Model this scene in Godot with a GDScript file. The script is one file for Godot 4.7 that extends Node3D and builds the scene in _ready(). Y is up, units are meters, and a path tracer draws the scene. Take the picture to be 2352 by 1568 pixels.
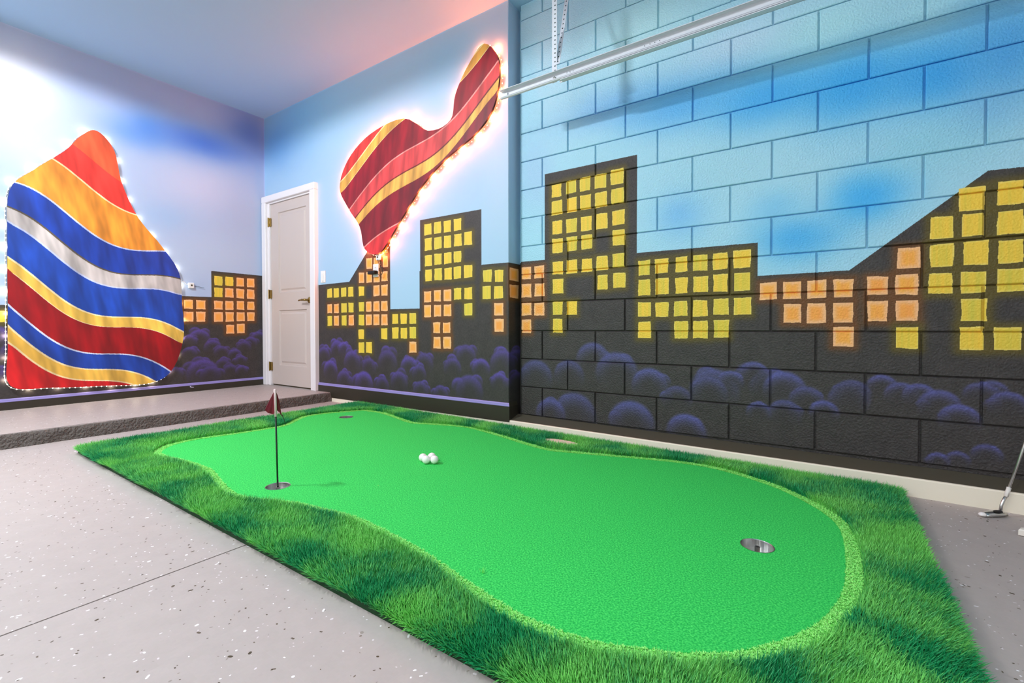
extends Node3D
# A garage games corner: mural walls, painted block wall, putting mat, two lit cut-out boards.

const CEIL := 3.085
const PLAT := 0.135          # raised concrete strip along the left wall
const SLOPE := 0.01163       # the garage floor falls towards +x
const PPM := 590.0

var rng := RandomNumberGenerator.new()
var used := {}
var M := {}

# ------------------------------------------------------------------ measured tables (metres on each wall)
# painted windows: left, bottom, right, top, 0 yellow / 1 orange
const WIN_LEFT := [[0.446,1.201,0.528,1.298,0],[0.339,1.203,0.424,1.299,0],[0.23,1.205,0.315,1.3,1],[0.121,1.204,0.207,1.303,1],[0.447,1.08,0.529,1.18,0],[0.34,1.08,0.426,1.183,1],[0.229,1.078,0.316,1.183,1],[0.123,1.077,0.208,1.185,1],[0.446,0.952,0.533,1.046,1],[0.342,0.95,0.427,1.049,1],[0.23,0.956,0.315,1.054,1],[0.124,0.959,0.206,1.052,1],[0.447,0.825,0.534,0.928,1],[0.339,0.827,0.425,0.932,1],[0.228,0.833,0.315,0.934,1],[0.124,0.836,0.208,0.937,1],[0.334,0.701,0.421,0.798,1],[0.229,0.706,0.312,0.81,1],[0.826,0.946,0.912,1.041,0],[0.717,0.948,0.805,1.042,1],[0.61,0.949,0.696,1.044,1],[0.825,0.825,0.913,0.924,0],[0.718,0.824,0.805,0.926,1],[0.611,0.825,0.696,0.929,1],[1.221,1.388,1.262,1.477,1],[1.073,1.404,1.149,1.475,1],[1.075,1.251,1.151,1.363,1],[1.222,1.239,1.264,1.348,1],[1.224,1.119,1.265,1.219,1],[1.076,1.128,1.152,1.23,0],[1.983,0.804,2.131,0.896,0],[2.163,0.79,2.295,0.884,0],[1.784,0.799,1.882,0.892,0],[1.615,0.8,1.733,0.897,0]]
const WIN_BACK := [[1.142,1.054,1.22,1.146,0],[1.245,1.052,1.328,1.146,0],[1.361,1.053,1.442,1.145,0],[1.465,1.054,1.548,1.145,0],[1.14,0.902,1.22,0.997,1],[1.245,0.903,1.328,0.996,1],[1.362,0.904,1.446,0.999,0],[1.469,0.906,1.55,0.999,0],[1.142,0.779,1.218,0.879,0],[1.244,0.781,1.327,0.88,1],[1.364,0.783,1.445,0.882,0],[1.468,0.785,1.553,0.884,1],[1.622,1.05,1.705,1.144,0],[1.828,1.044,1.915,1.145,1],[1.933,1.042,2.021,1.142,1],[1.621,0.909,1.702,1.001,0],[1.725,0.908,1.805,1.001,1],[1.827,0.907,1.912,1.001,1],[1.932,0.906,2.018,1.001,1],[1.618,0.784,1.703,0.886,0],[1.72,0.784,1.808,0.884,1],[1.824,0.784,1.911,0.884,1],[1.931,0.783,2.017,0.884,1],[1.615,0.655,1.698,0.749,0],[1.93,0.66,2.012,0.761,0],[1.616,0.529,1.699,0.632,0],[1.721,0.532,1.808,0.635,0],[2.073,0.792,2.153,0.884,0],[2.177,0.792,2.26,0.885,0],[2.287,0.794,2.368,0.886,0],[2.072,0.667,2.156,0.767,0],[2.177,0.669,2.263,0.766,0],[2.288,0.67,2.369,0.77,0],[2.284,0.55,2.372,0.647,1],[1.945,1.413,2.027,1.505,1],[1.731,1.293,1.818,1.393,1],[1.834,1.293,1.917,1.39,1],[1.957,1.291,2.026,1.389,1],[1.625,1.17,1.706,1.27,1],[1.732,1.168,1.812,1.269,1],[1.831,1.166,1.916,1.266,1],[1.936,1.167,2.021,1.257,1],[2.466,1.512,2.549,1.608,0],[2.573,1.515,2.654,1.61,0],[2.677,1.51,2.759,1.606,0],[2.783,1.512,2.865,1.607,0],[2.469,1.388,2.552,1.491,0],[2.576,1.39,2.658,1.489,0],[2.679,1.388,2.761,1.488,0],[2.785,1.39,2.868,1.489,0],[2.888,1.39,2.97,1.494,0],[2.47,1.261,2.552,1.352,0],[2.575,1.262,2.658,1.355,0],[2.68,1.262,2.764,1.354,0],[2.783,1.265,2.864,1.356,0],[2.472,1.137,2.552,1.236,0],[2.576,1.139,2.662,1.236,0],[2.683,1.138,2.767,1.234,0],[2.781,1.139,2.862,1.239,0],[2.886,1.141,2.972,1.242,0],[2.458,0.967,2.543,1.062,1],[2.567,0.971,2.651,1.065,1],[2.675,0.97,2.758,1.066,1],[2.783,0.978,2.864,1.07,0],[2.888,0.978,2.971,1.07,0],[2.457,0.845,2.543,0.947,1],[2.568,0.848,2.651,0.948,1],[2.674,0.85,2.761,0.948,1],[2.889,0.856,2.971,0.951,0],[2.559,0.715,2.642,0.808,1],[2.665,0.717,2.749,0.807,1],[2.56,0.592,2.646,0.69,1],[2.668,0.594,2.755,0.691,1],[3.072,1.097,3.155,1.191,0],[3.178,1.093,3.261,1.185,0],[3.064,0.971,3.149,1.071,0],[3.172,0.972,3.257,1.066,0],[3.173,0.851,3.258,0.944,1],[3.175,0.729,3.262,0.827,1],[3.31,1.099,3.402,1.194,1],[3.31,0.974,3.402,1.075,1]]
const WIN_BLOCK := [[3.348,1.109,3.435,1.201,1],[3.457,1.108,3.544,1.205,1],[3.349,0.978,3.437,1.081,1],[3.461,0.981,3.547,1.079,1],[3.348,0.849,3.439,0.943,1],[3.457,0.845,3.547,0.942,1],[3.35,0.719,3.437,0.823,1],[3.599,1.66,3.681,1.755,0],[3.711,1.667,3.794,1.763,0],[3.815,1.665,3.897,1.765,0],[3.923,1.668,4.01,1.763,0],[4.034,1.672,4.124,1.774,0],[3.599,1.536,3.687,1.641,0],[3.717,1.54,3.797,1.642,0],[3.817,1.543,3.901,1.647,0],[3.926,1.542,4.013,1.646,0],[4.038,1.551,4.128,1.65,0],[3.604,1.404,3.689,1.502,0],[3.713,1.404,3.799,1.502,0],[3.823,1.402,3.908,1.503,0],[3.934,1.402,4.017,1.506,0],[4.047,1.411,4.133,1.51,0],[3.605,1.275,3.69,1.379,0],[3.716,1.279,3.801,1.379,0],[3.826,1.281,3.911,1.381,0],[4.049,1.284,4.133,1.387,0],[3.607,1.126,3.693,1.221,0],[3.716,1.124,3.8,1.223,0],[3.83,1.128,3.911,1.223,0],[3.937,1.133,4.02,1.228,0],[4.049,1.144,4.13,1.236,0],[3.61,0.995,3.695,1.1,0],[3.944,1.005,4.022,1.104,0],[4.053,1.011,4.14,1.111,0],[3.61,0.847,3.69,0.945,0],[3.717,0.845,3.801,0.945,0],[3.61,0.723,3.69,0.824,0],[4.217,1.083,4.295,1.179,0],[4.321,1.087,4.406,1.181,0],[4.444,1.087,4.517,1.18,0],[4.544,1.086,4.628,1.185,0],[4.651,1.086,4.735,1.184,0],[4.761,1.088,4.848,1.189,0],[4.217,0.956,4.299,1.06,0],[4.324,0.959,4.41,1.061,0],[4.444,0.958,4.52,1.061,0],[4.546,0.961,4.631,1.059,0],[4.655,0.959,4.735,1.063,0],[4.762,0.962,4.85,1.065,0],[4.218,0.826,4.3,0.919,0],[4.324,0.824,4.41,0.918,0],[4.437,0.825,4.518,0.92,0],[4.543,0.823,4.63,0.921,0],[4.657,0.83,4.739,0.925,0],[4.764,0.828,4.853,0.929,0],[4.218,0.692,4.302,0.8,0],[4.44,0.694,4.522,0.803,0],[4.545,0.696,4.632,0.802,0],[4.658,0.702,4.743,0.806,0],[4.891,0.907,4.975,1.002,1],[4.999,0.906,5.086,1.004,1],[5.11,0.908,5.193,1.003,1],[5.217,0.907,5.304,1.003,1],[5.002,0.781,5.088,0.885,1],[5.108,0.78,5.193,0.884,1],[5.217,0.781,5.305,0.884,1],[5.219,0.664,5.307,0.765,1],[5.353,0.914,5.437,1.006,1],[5.355,0.785,5.436,0.889,1],[5.467,1.031,5.552,1.135,1],[5.461,0.909,5.545,1.009,1],[5.462,0.787,5.546,0.889,1],[5.464,0.659,5.549,0.763,0],[5.58,1.158,5.662,1.262,0],[5.583,1.031,5.664,1.139,0],[5.577,0.909,5.662,1.006,0],[5.675,1.271,5.763,1.377,0],[5.688,1.158,5.762,1.262,0],[5.69,1.032,5.777,1.141,0],[5.685,0.909,5.769,1.008,0],[5.688,0.785,5.774,0.887,0],[5.683,0.658,5.767,0.764,0],[5.795,1.279,5.88,1.384,0],[5.797,1.154,5.881,1.258,0],[5.799,1.032,5.883,1.133,0],[5.8,0.909,5.884,1.011,0],[5.793,0.661,5.878,0.762,0]]
# skyline corners: along the wall, height
const CITY_LEFT := [[-0.006,1.342],[0.551,1.345],[0.555,1.079],[1.018,1.071],[1.014,1.539],[1.367,1.499],[1.376,0.966],[2.02,0.94]]
const CITY_BACK := [[1.023,1.19],[1.486,1.194],[1.837,1.539],[2.052,1.545],[2.053,0.924],[2.41,0.921],[2.418,1.646],[3.058,1.643],[3.064,1.231],[3.305,1.229]]
const CITY_BLOCK := [[3.339,1.241],[3.547,1.239],[3.546,1.838],[4.21,1.835],[4.21,1.226],[4.882,1.22],[4.88,1.04],[5.285,1.042],[5.769,1.439],[5.876,1.434]]
# smoke puffs: along, height, radius
const PUFF_LEFT := [[0.088,0.649,0.086],[0.172,0.602,0.073],[0.242,0.556,0.078],[0.668,0.66,0.1],[0.757,0.629,0.071],[0.548,0.567,0.085],[0.464,0.512,0.075],[0.334,0.477,0.071],[0.758,0.514,0.071],[0.278,0.415,0.065],[0.455,0.379,0.075],[0.642,0.313,0.151],[0.38,0.315,0.076],[0.268,0.307,0.066],[0.571,0.285,0.102],[0.882,0.322,0.075],[1.143,0.516,0.132],[1.272,0.622,0.119],[1.227,0.36,0.09],[1.06,0.326,0.093],[2.004,0.63,0.088],[1.923,0.567,0.109],[2.075,0.689,0.115],[1.797,0.48,0.113],[1.655,0.301,0.106],[1.988,0.344,0.118]]
const PUFF_BACK := [[3.378,0.505,0.112],[3.247,0.5,0.115],[2.901,0.542,0.102],[2.455,0.466,0.103],[1.293,0.545,0.112],[1.397,0.555,0.087],[1.521,0.442,0.125],[1.077,0.49,0.099],[2.764,0.446,0.092],[2.008,0.461,0.124],[2.279,0.43,0.105],[3.047,0.454,0.088],[1.76,0.406,0.098],[1.185,0.347,0.114],[2.397,0.38,0.083],[2.155,0.296,0.107],[1.394,0.262,0.111],[3.217,0.364,0.079],[1.94,0.252,0.089],[1.688,0.25,0.13],[2.415,0.243,0.09],[2.639,0.234,0.08],[2.933,0.282,0.134],[3.378,0.363,0.083]]
const PUFF_BLOCK := [[3.912,0.554,0.103],[4.078,0.472,0.124],[3.472,0.407,0.118],[3.736,0.435,0.1],[4.292,0.41,0.096],[4.458,0.333,0.077],[4.858,0.488,0.08],[4.662,0.403,0.115],[4.947,0.444,0.089],[3.778,0.175,0.137],[3.592,0.156,0.103],[4.176,0.164,0.128],[4.511,0.148,0.098],[4.867,0.509,0.061],[4.75,0.457,0.059],[5.011,0.437,0.086],[4.634,0.389,0.087],[5.11,0.384,0.069],[5.286,0.399,0.075],[4.891,0.301,0.054],[5.012,0.307,0.068],[5.186,0.331,0.056],[5.416,0.478,0.053],[5.299,0.429,0.069],[5.486,0.444,0.055],[5.552,0.444,0.054],[5.621,0.407,0.066],[5.688,0.35,0.063],[5.79,0.478,0.048],[5.754,0.465,0.051],[5.62,0.151,0.037],[5.686,0.167,0.037],[5.778,0.202,0.046],[5.84,0.427,0.055]]
# sky paint: along, height, half width, half height, colour, strength
const AIR_LEFT := [[1.91,2.7,0.31,0.34,[240,241,248],0.95],[1.1,2.61,0.23,0.16,[78,140,222],0.95],[1.2,2.54,0.16,0.12,[95,150,225],0.6],[0.6,2.62,0.44,0.17,[72,118,205],0.95],[0.17,2.89,0.27,0.28,[85,125,198],0.85],[1.41,2.73,0.32,0.22,[176,194,230],0.7],[0.61,2.18,0.44,0.22,[205,205,228],0.7],[0.23,2.04,0.27,0.37,[165,180,210],0.5],[0.94,1.81,0.18,0.12,[140,185,230],0.35],[0.67,3.02,0.47,0.17,[172,182,218],0.6],[1.86,2.21,0.22,0.2,[205,218,248],0.7],[0.57,1.48,0.48,0.26,[186,202,226],0.6]]
const AIR_BACK := [[0.29,2.75,0.52,0.28,[100,158,222],0.75],[0.78,2.94,0.46,0.22,[120,190,236],0.6],[1.22,2.95,0.63,0.25,[160,215,245],0.6],[2.78,2.89,0.4,0.2,[130,200,240],0.6],[2.09,3.01,0.66,0.18,[165,215,245],0.5],[2.59,1.89,0.38,0.24,[186,205,232],0.6],[2.21,1.66,0.21,0.15,[140,180,232],0.6],[2.82,1.85,0.27,0.17,[165,195,232],0.5],[1.68,2.83,0.49,0.16,[160,205,230],0.4],[0.77,1.62,0.47,0.35,[178,203,228],0.5],[3.2,2.19,0.16,0.63,[205,212,232],0.5]]  # upper tones partly paint in how light falls below the ceiling
const AIR_BLOCK := [[3.68,2.82,0.4,0.26,[186,228,248],0.85],[4.25,2.61,0.35,0.21,[190,234,242],0.85],[4.79,2.32,0.33,0.14,[196,222,242],0.8],[4.03,2.17,0.36,0.12,[118,178,232],0.7],[4.46,2.08,0.33,0.15,[85,172,234],0.85],[4.92,2.0,0.31,0.16,[62,168,236],0.9],[5.29,1.96,0.26,0.18,[48,164,236],0.9],[5.6,1.91,0.22,0.18,[48,160,234],0.9],[5.83,1.94,0.16,0.22,[70,160,226],0.85],[5.18,2.27,0.25,0.13,[180,232,240],0.8],[5.55,2.22,0.15,0.08,[172,226,240],0.7],[4.47,1.44,0.15,0.14,[112,182,236],0.75],[5.06,1.23,0.21,0.12,[62,170,236],0.85],[5.35,1.4,0.15,0.12,[52,170,240],0.9],[4.96,1.41,0.12,0.09,[100,185,236],0.5],[3.47,1.85,0.15,0.25,[160,190,228],0.5],[4.68,1.65,0.35,0.15,[160,210,228],0.6],[5.6,1.59,0.22,0.12,[140,205,226],0.6],[5.78,1.72,0.11,0.09,[120,180,225],0.4]]
# outline of the light border round the putting surface: x, z
const GREEN := [[2.12,1.755],[1.997,1.662],[1.955,1.577],[1.939,1.458],[1.977,1.27],[1.999,1.102],[2.006,0.97],[1.955,0.881],[1.823,0.693],[1.824,0.513],[1.891,0.366],[1.963,0.218],[2.041,0.204],[2.21,0.195],[2.448,0.256],[2.672,0.314],[2.81,0.266],[3.018,0.199],[3.178,0.195],[3.451,0.259],[3.692,0.33],[3.862,0.364],[3.985,0.331],[4.17,0.273],[4.348,0.217],[4.546,0.164],[4.745,0.166],[4.924,0.238],[5.052,0.32],[5.167,0.442],[5.241,0.555],[5.28,0.663],[5.296,0.792],[5.298,0.959],[5.294,1.091],[5.285,1.186],[5.264,1.286],[5.229,1.397],[5.176,1.5],[5.124,1.574],[5.086,1.62],[5.021,1.676],[4.956,1.72],[4.9,1.746],[4.81,1.788],[4.72,1.806],[4.618,1.815],[4.51,1.803],[4.406,1.783],[4.28,1.753],[4.133,1.718],[3.982,1.696],[3.82,1.679],[3.702,1.678],[3.578,1.698],[3.433,1.727],[3.315,1.775],[3.217,1.809],[3.12,1.819],[2.924,1.785],[2.75,1.742],[2.622,1.727],[2.478,1.734],[2.351,1.75],[2.264,1.764]]
# outlines of the two cut-out boards and the colour fields painted on them: along, height
const BOARD_LEFT := [[1.448,2.442],[1.333,2.312],[1.282,2.042],[1.167,1.759],[0.99,1.525],[0.852,1.286],[0.833,0.986],[0.822,0.692],[0.905,0.394],[1.072,0.26],[1.437,0.266],[1.749,0.284],[1.98,0.322],[1.99,0.609],[1.986,0.94],[1.982,1.403],[1.965,1.815],[1.827,2.012],[1.648,2.214],[1.552,2.363]]
const FIELDS_LEFT := [[[226,88,52],[[2.006,2.521],[1.922,2.548],[1.835,2.583],[1.745,2.607],[1.652,2.607],[1.554,2.575],[1.453,2.514],[1.348,2.438],[1.237,2.365],[1.122,2.313],[1.0,2.294],[0.872,2.307],[0.737,2.342],[0.74,2.046],[0.875,2.017],[1.003,1.993],[1.125,1.992],[1.241,2.023],[1.352,2.085],[1.457,2.165],[1.558,2.245],[1.655,2.306],[1.749,2.338],[1.839,2.339],[1.925,2.317],[2.009,2.289]]],[[236,60,50],[[2.009,2.289],[1.925,2.317],[1.839,2.339],[1.749,2.338],[1.655,2.306],[1.558,2.245],[1.457,2.165],[1.352,2.085],[1.241,2.023],[1.125,1.992],[1.003,1.993],[0.875,2.017],[0.74,2.046],[0.743,1.829],[0.877,1.814],[1.005,1.79],[1.128,1.778],[1.244,1.795],[1.355,1.844],[1.46,1.919],[1.561,2.004],[1.658,2.082],[1.751,2.135],[1.841,2.157],[1.927,2.151],[2.011,2.128]]],[[240,150,52],[[2.011,2.128],[1.927,2.151],[1.841,2.157],[1.751,2.135],[1.658,2.082],[1.561,2.004],[1.46,1.919],[1.355,1.844],[1.244,1.795],[1.128,1.778],[1.005,1.79],[0.877,1.814],[0.743,1.829],[0.746,1.472],[0.881,1.49],[1.009,1.481],[1.131,1.466],[1.248,1.464],[1.359,1.49],[1.465,1.547],[1.566,1.629],[1.663,1.719],[1.755,1.799],[1.845,1.855],[1.931,1.88],[2.014,1.877]],[252,226,170]],[[24,62,160],[[2.014,1.877],[1.931,1.88],[1.845,1.855],[1.755,1.799],[1.663,1.719],[1.566,1.629],[1.465,1.547],[1.359,1.49],[1.248,1.464],[1.131,1.466],[1.009,1.481],[0.881,1.49],[0.746,1.472],[0.749,1.194],[0.884,1.243],[1.012,1.255],[1.134,1.248],[1.25,1.24],[1.362,1.251],[1.468,1.292],[1.569,1.363],[1.666,1.453],[1.759,1.545],[1.848,1.621],[1.934,1.67],[2.016,1.688]],[196,206,240]],[[196,188,184],[[2.016,1.688],[1.934,1.67],[1.848,1.621],[1.759,1.545],[1.666,1.453],[1.569,1.363],[1.468,1.292],[1.362,1.251],[1.25,1.24],[1.134,1.248],[1.012,1.255],[0.884,1.243],[0.749,1.194],[0.751,1.029],[0.885,1.095],[1.013,1.123],[1.135,1.124],[1.252,1.117],[1.363,1.122],[1.47,1.153],[1.571,1.216],[1.668,1.302],[1.76,1.397],[1.849,1.483],[1.935,1.545],[2.018,1.576]],[90,80,66]],[[28,72,172],[[2.018,1.576],[1.935,1.545],[1.849,1.483],[1.76,1.397],[1.668,1.302],[1.571,1.216],[1.47,1.153],[1.363,1.122],[1.252,1.117],[1.135,1.124],[1.013,1.123],[0.885,1.095],[0.751,1.029],[0.755,0.664],[0.889,0.767],[1.016,0.83],[1.138,0.857],[1.255,0.861],[1.366,0.861],[1.473,0.876],[1.575,0.919],[1.672,0.991],[1.764,1.084],[1.853,1.181],[1.939,1.267],[2.021,1.326]],[196,206,240]],[[242,196,86],[[2.021,1.326],[1.939,1.267],[1.853,1.181],[1.764,1.084],[1.672,0.991],[1.575,0.919],[1.473,0.876],[1.366,0.861],[1.255,0.861],[1.138,0.857],[1.016,0.83],[0.889,0.767],[0.755,0.664],[0.757,0.529],[0.89,0.643],[1.018,0.72],[1.139,0.758],[1.256,0.769],[1.368,0.77],[1.474,0.781],[1.576,0.817],[1.673,0.882],[1.766,0.972],[1.855,1.072],[1.94,1.163],[2.022,1.232]],[252,232,180]],[[150,14,24],[[2.022,1.232],[1.94,1.163],[1.855,1.072],[1.766,0.972],[1.673,0.882],[1.576,0.817],[1.474,0.781],[1.368,0.77],[1.256,0.769],[1.139,0.758],[1.018,0.72],[0.89,0.643],[0.757,0.529],[0.761,0.176],[0.894,0.314],[1.021,0.423],[1.142,0.493],[1.259,0.528],[1.37,0.539],[1.477,0.545],[1.579,0.567],[1.676,0.615],[1.769,0.691],[1.858,0.788],[1.943,0.89],[2.026,0.979]]],[[30,66,160],[[2.026,0.979],[1.943,0.89],[1.858,0.788],[1.769,0.691],[1.676,0.615],[1.579,0.567],[1.477,0.545],[1.37,0.539],[1.259,0.528],[1.142,0.493],[1.021,0.423],[0.894,0.314],[0.761,0.176],[0.763,-0.031],[0.896,0.115],[1.023,0.24],[1.144,0.33],[1.261,0.382],[1.372,0.403],[1.479,0.412],[1.581,0.428],[1.678,0.466],[1.771,0.533],[1.86,0.624],[1.946,0.728],[2.028,0.826]],[205,212,236]],[[242,190,80],[[2.028,0.826],[1.946,0.728],[1.86,0.624],[1.771,0.533],[1.678,0.466],[1.581,0.428],[1.479,0.412],[1.372,0.403],[1.261,0.382],[1.144,0.33],[1.023,0.24],[0.896,0.115],[0.763,-0.031],[0.764,-0.179],[0.898,-0.028],[1.024,0.107],[1.146,0.21],[1.262,0.274],[1.373,0.305],[1.48,0.318],[1.582,0.332],[1.679,0.363],[1.773,0.423],[1.862,0.509],[1.947,0.612],[2.029,0.714]],[252,226,170]]]
const BOARD_BACK := [[3.124,2.819],[3.256,2.645],[3.217,2.368],[3.057,2.202],[2.738,2.064],[2.473,1.895],[2.226,1.654],[1.972,1.416],[1.773,1.465],[1.702,1.675],[1.541,1.863],[1.414,2.076],[1.546,2.308],[1.854,2.466],[2.275,2.496],[2.563,2.327],[2.794,2.351],[2.847,2.534],[2.968,2.706]]
const FIELDS_BACK := [[[142,16,28],[[1.283,2.395],[1.505,2.468],[1.715,2.573],[1.914,2.692],[2.103,2.804],[2.281,2.888],[2.45,2.935],[2.611,2.954],[2.764,2.962],[2.91,2.981],[3.049,3.025],[3.182,3.094],[3.31,3.178],[3.31,3.056],[3.182,2.967],[3.049,2.885],[2.909,2.826],[2.763,2.795],[2.61,2.78],[2.449,2.764],[2.28,2.724],[2.101,2.649],[1.913,2.54],[1.714,2.413],[1.503,2.293],[1.281,2.199]]],[[226,60,52],[[1.281,2.199],[1.503,2.293],[1.714,2.413],[1.913,2.54],[2.101,2.649],[2.28,2.724],[2.449,2.764],[2.61,2.78],[2.763,2.795],[2.909,2.826],[3.049,2.885],[3.182,2.967],[3.31,3.056],[3.309,2.96],[3.182,2.868],[3.048,2.779],[2.909,2.708],[2.762,2.665],[2.609,2.643],[2.448,2.626],[2.279,2.592],[2.1,2.524],[1.912,2.419],[1.713,2.29],[1.502,2.159],[1.279,2.05]]],[[236,166,74],[[1.279,2.05],[1.502,2.159],[1.713,2.29],[1.912,2.419],[2.1,2.524],[2.279,2.592],[2.448,2.626],[2.609,2.643],[2.762,2.665],[2.909,2.708],[3.048,2.779],[3.182,2.868],[3.309,2.96],[3.309,2.878],[3.182,2.787],[3.048,2.692],[2.908,2.612],[2.762,2.559],[2.608,2.53],[2.447,2.511],[2.278,2.479],[2.099,2.417],[1.911,2.317],[1.712,2.187],[1.501,2.05],[1.277,1.928]],[250,220,150]],[[150,20,34],[[1.277,1.928],[1.501,2.05],[1.712,2.187],[1.911,2.317],[2.099,2.417],[2.278,2.479],[2.447,2.511],[2.608,2.53],[2.762,2.559],[2.908,2.612],[3.048,2.692],[3.182,2.787],[3.309,2.878],[3.309,2.688],[3.181,2.601],[3.047,2.499],[2.907,2.401],[2.761,2.324],[2.607,2.275],[2.446,2.245],[2.276,2.216],[2.097,2.166],[1.909,2.079],[1.709,1.954],[1.498,1.807],[1.274,1.661]]],[[222,70,70],[[1.274,1.661],[1.498,1.807],[1.709,1.954],[1.909,2.079],[2.097,2.166],[2.276,2.216],[2.446,2.245],[2.607,2.275],[2.761,2.324],[2.907,2.401],[3.047,2.499],[3.181,2.601],[3.309,2.688],[3.309,2.566],[3.181,2.485],[3.047,2.382],[2.907,2.275],[2.76,2.185],[2.606,2.121],[2.445,2.081],[2.275,2.05],[2.096,2.004],[1.907,1.926],[1.708,1.807],[1.496,1.658],[1.272,1.501]],[244,150,140]],[[238,170,78],[[1.272,1.501],[1.496,1.658],[1.708,1.807],[1.907,1.926],[2.096,2.004],[2.275,2.05],[2.445,2.081],[2.606,2.121],[2.76,2.185],[2.907,2.275],[3.047,2.382],[3.181,2.485],[3.309,2.566],[3.309,2.477],[3.181,2.4],[3.047,2.298],[2.907,2.187],[2.76,2.087],[2.606,2.013],[2.444,1.965],[2.274,1.93],[2.095,1.886],[1.906,1.813],[1.707,1.7],[1.495,1.552],[1.271,1.389]],[120,30,26]],[[132,14,30],[[1.271,1.389],[1.495,1.552],[1.707,1.7],[1.906,1.813],[2.095,1.886],[2.274,1.93],[2.444,1.965],[2.606,2.013],[2.76,2.087],[2.907,2.187],[3.047,2.298],[3.181,2.4],[3.309,2.477],[3.308,2.266],[3.18,2.202],[3.046,2.106],[2.906,1.99],[2.759,1.874],[2.604,1.775],[2.442,1.704],[2.272,1.656],[2.093,1.612],[1.904,1.55],[1.704,1.45],[1.492,1.309],[1.267,1.139]]],[[216,48,52],[[1.267,1.139],[1.492,1.309],[1.704,1.45],[1.904,1.55],[2.093,1.612],[2.272,1.656],[2.442,1.704],[2.604,1.775],[2.759,1.874],[2.906,1.99],[3.046,2.106],[3.18,2.202],[3.308,2.266],[3.308,2.138],[3.18,2.08],[3.046,1.991],[2.905,1.875],[2.758,1.752],[2.603,1.641],[2.441,1.555],[2.271,1.495],[2.092,1.447],[1.902,1.388],[1.702,1.297],[1.491,1.163],[1.266,0.992]],[240,140,130]],[[240,190,150],[[1.266,0.992],[1.491,1.163],[1.702,1.297],[1.902,1.388],[2.092,1.447],[2.271,1.495],[2.441,1.555],[2.603,1.641],[2.758,1.752],[2.905,1.875],[3.046,1.991],[3.18,2.08],[3.308,2.138],[3.308,2.04],[3.18,1.987],[3.046,1.902],[2.905,1.789],[2.758,1.662],[2.603,1.542],[2.441,1.445],[2.27,1.376],[2.091,1.323],[1.901,1.265],[1.701,1.179],[1.489,1.051],[1.264,0.882]]],[[118,12,26],[[1.264,0.882],[1.489,1.051],[1.701,1.179],[1.901,1.265],[2.091,1.323],[2.27,1.376],[2.441,1.445],[2.603,1.542],[2.758,1.662],[2.905,1.789],[3.046,1.902],[3.18,1.987],[3.308,2.04],[3.307,1.805],[3.179,1.761],[3.045,1.689],[2.904,1.584],[2.757,1.455],[2.602,1.319],[2.439,1.197],[2.268,1.102],[2.088,1.032],[1.899,0.971],[1.698,0.893],[1.486,0.78],[1.261,0.621]]]]


func _ready() -> void:
	rng.seed = 7
	set_camera_and_light()
	make_materials()
	build_shell()
	build_block_wall()
	build_door()
	build_trim()
	build_mat()
	build_cups_flag_balls()
	build_boards()
	build_track()
	build_putters()
	build_small_things()


func set_camera_and_light() -> void:
	var cam := Camera3D.new()
	cam.name = "camera"
	cam.near = 0.05
	cam.far = 60.0
	cam.projection = Camera3D.PROJECTION_FRUSTUM
	cam.size = 0.05 * 1568.0 / 1068.465
	cam.frustum_offset = Vector2(0.0, -0.05 * 13.718 / 1068.465)
	cam.position = Vector3(5.2121, 0.7597, 2.7392)
	cam.rotation_degrees = Vector3(-0.92508, 34.42954, -0.0698)
	add_child(cam)
	cam.current = true
	var env := Environment.new()
	env.background_mode = Environment.BG_COLOR
	env.background_color = Color.BLACK
	env.tonemap_mode = Environment.TONE_MAPPER_LINEAR
	env.tonemap_exposure = 1.0
	env.sdfgi_enabled = true
	env.ssao_enabled = true
	env.ssil_enabled = true
	var we := WorldEnvironment.new()
	we.name = "world_environment"
	we.environment = env
	add_child(we)
	ceiling_lamp(Vector3(1.85, CEIL, 2.8), "long white ceiling lamp over the left side of the garage", 10.4, Color(0.97, 0.985, 1.0))
	fill_panel(Vector3(4.5, CEIL, 4.6), "added square fill panel on the ceiling behind the camera, brightening the right side", 11.5, Color(0.97, 0.985, 1.0), 1.4)


# a long wrap-around ceiling fitting: metal pan, glowing diffuser, and its light in a row just below
func ceiling_lamp(at: Vector3, label: String, energy: float, tint: Color) -> void:
	var t := thing("ceiling_lamp", label, "lamp", at)
	var st := begin()
	box(st, Vector3(-0.36, -0.02, -0.14), Vector3(0.36, 0.0, 0.14), 0.004)
	part("lamp_pan", st, plain(Color(0.85, 0.85, 0.85), 0.4), t)
	st = begin()
	box(st, Vector3(-0.34, -0.07, -0.12), Vector3(0.34, -0.02, 0.12), 0.025)
	part("lamp_diffuser", st, glowing(tint, 2.0), t)
	for k in 3:
		var l := SpotLight3D.new()
		l.name = "lamp_light"
		l.position = Vector3(-0.13 + 0.13 * k, -0.085, 0)
		l.rotation_degrees = Vector3(-90, 0, 0)
		l.spot_angle = 88.0
		l.spot_angle_attenuation = 0.12
		l.spot_range = 14.0
		l.spot_attenuation = 2.0
		l.light_size = 0.06
		l.light_energy = energy / 3.0
		l.light_color = tint
		l.shadow_enabled = true
		t.add_child(l, true)


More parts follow.
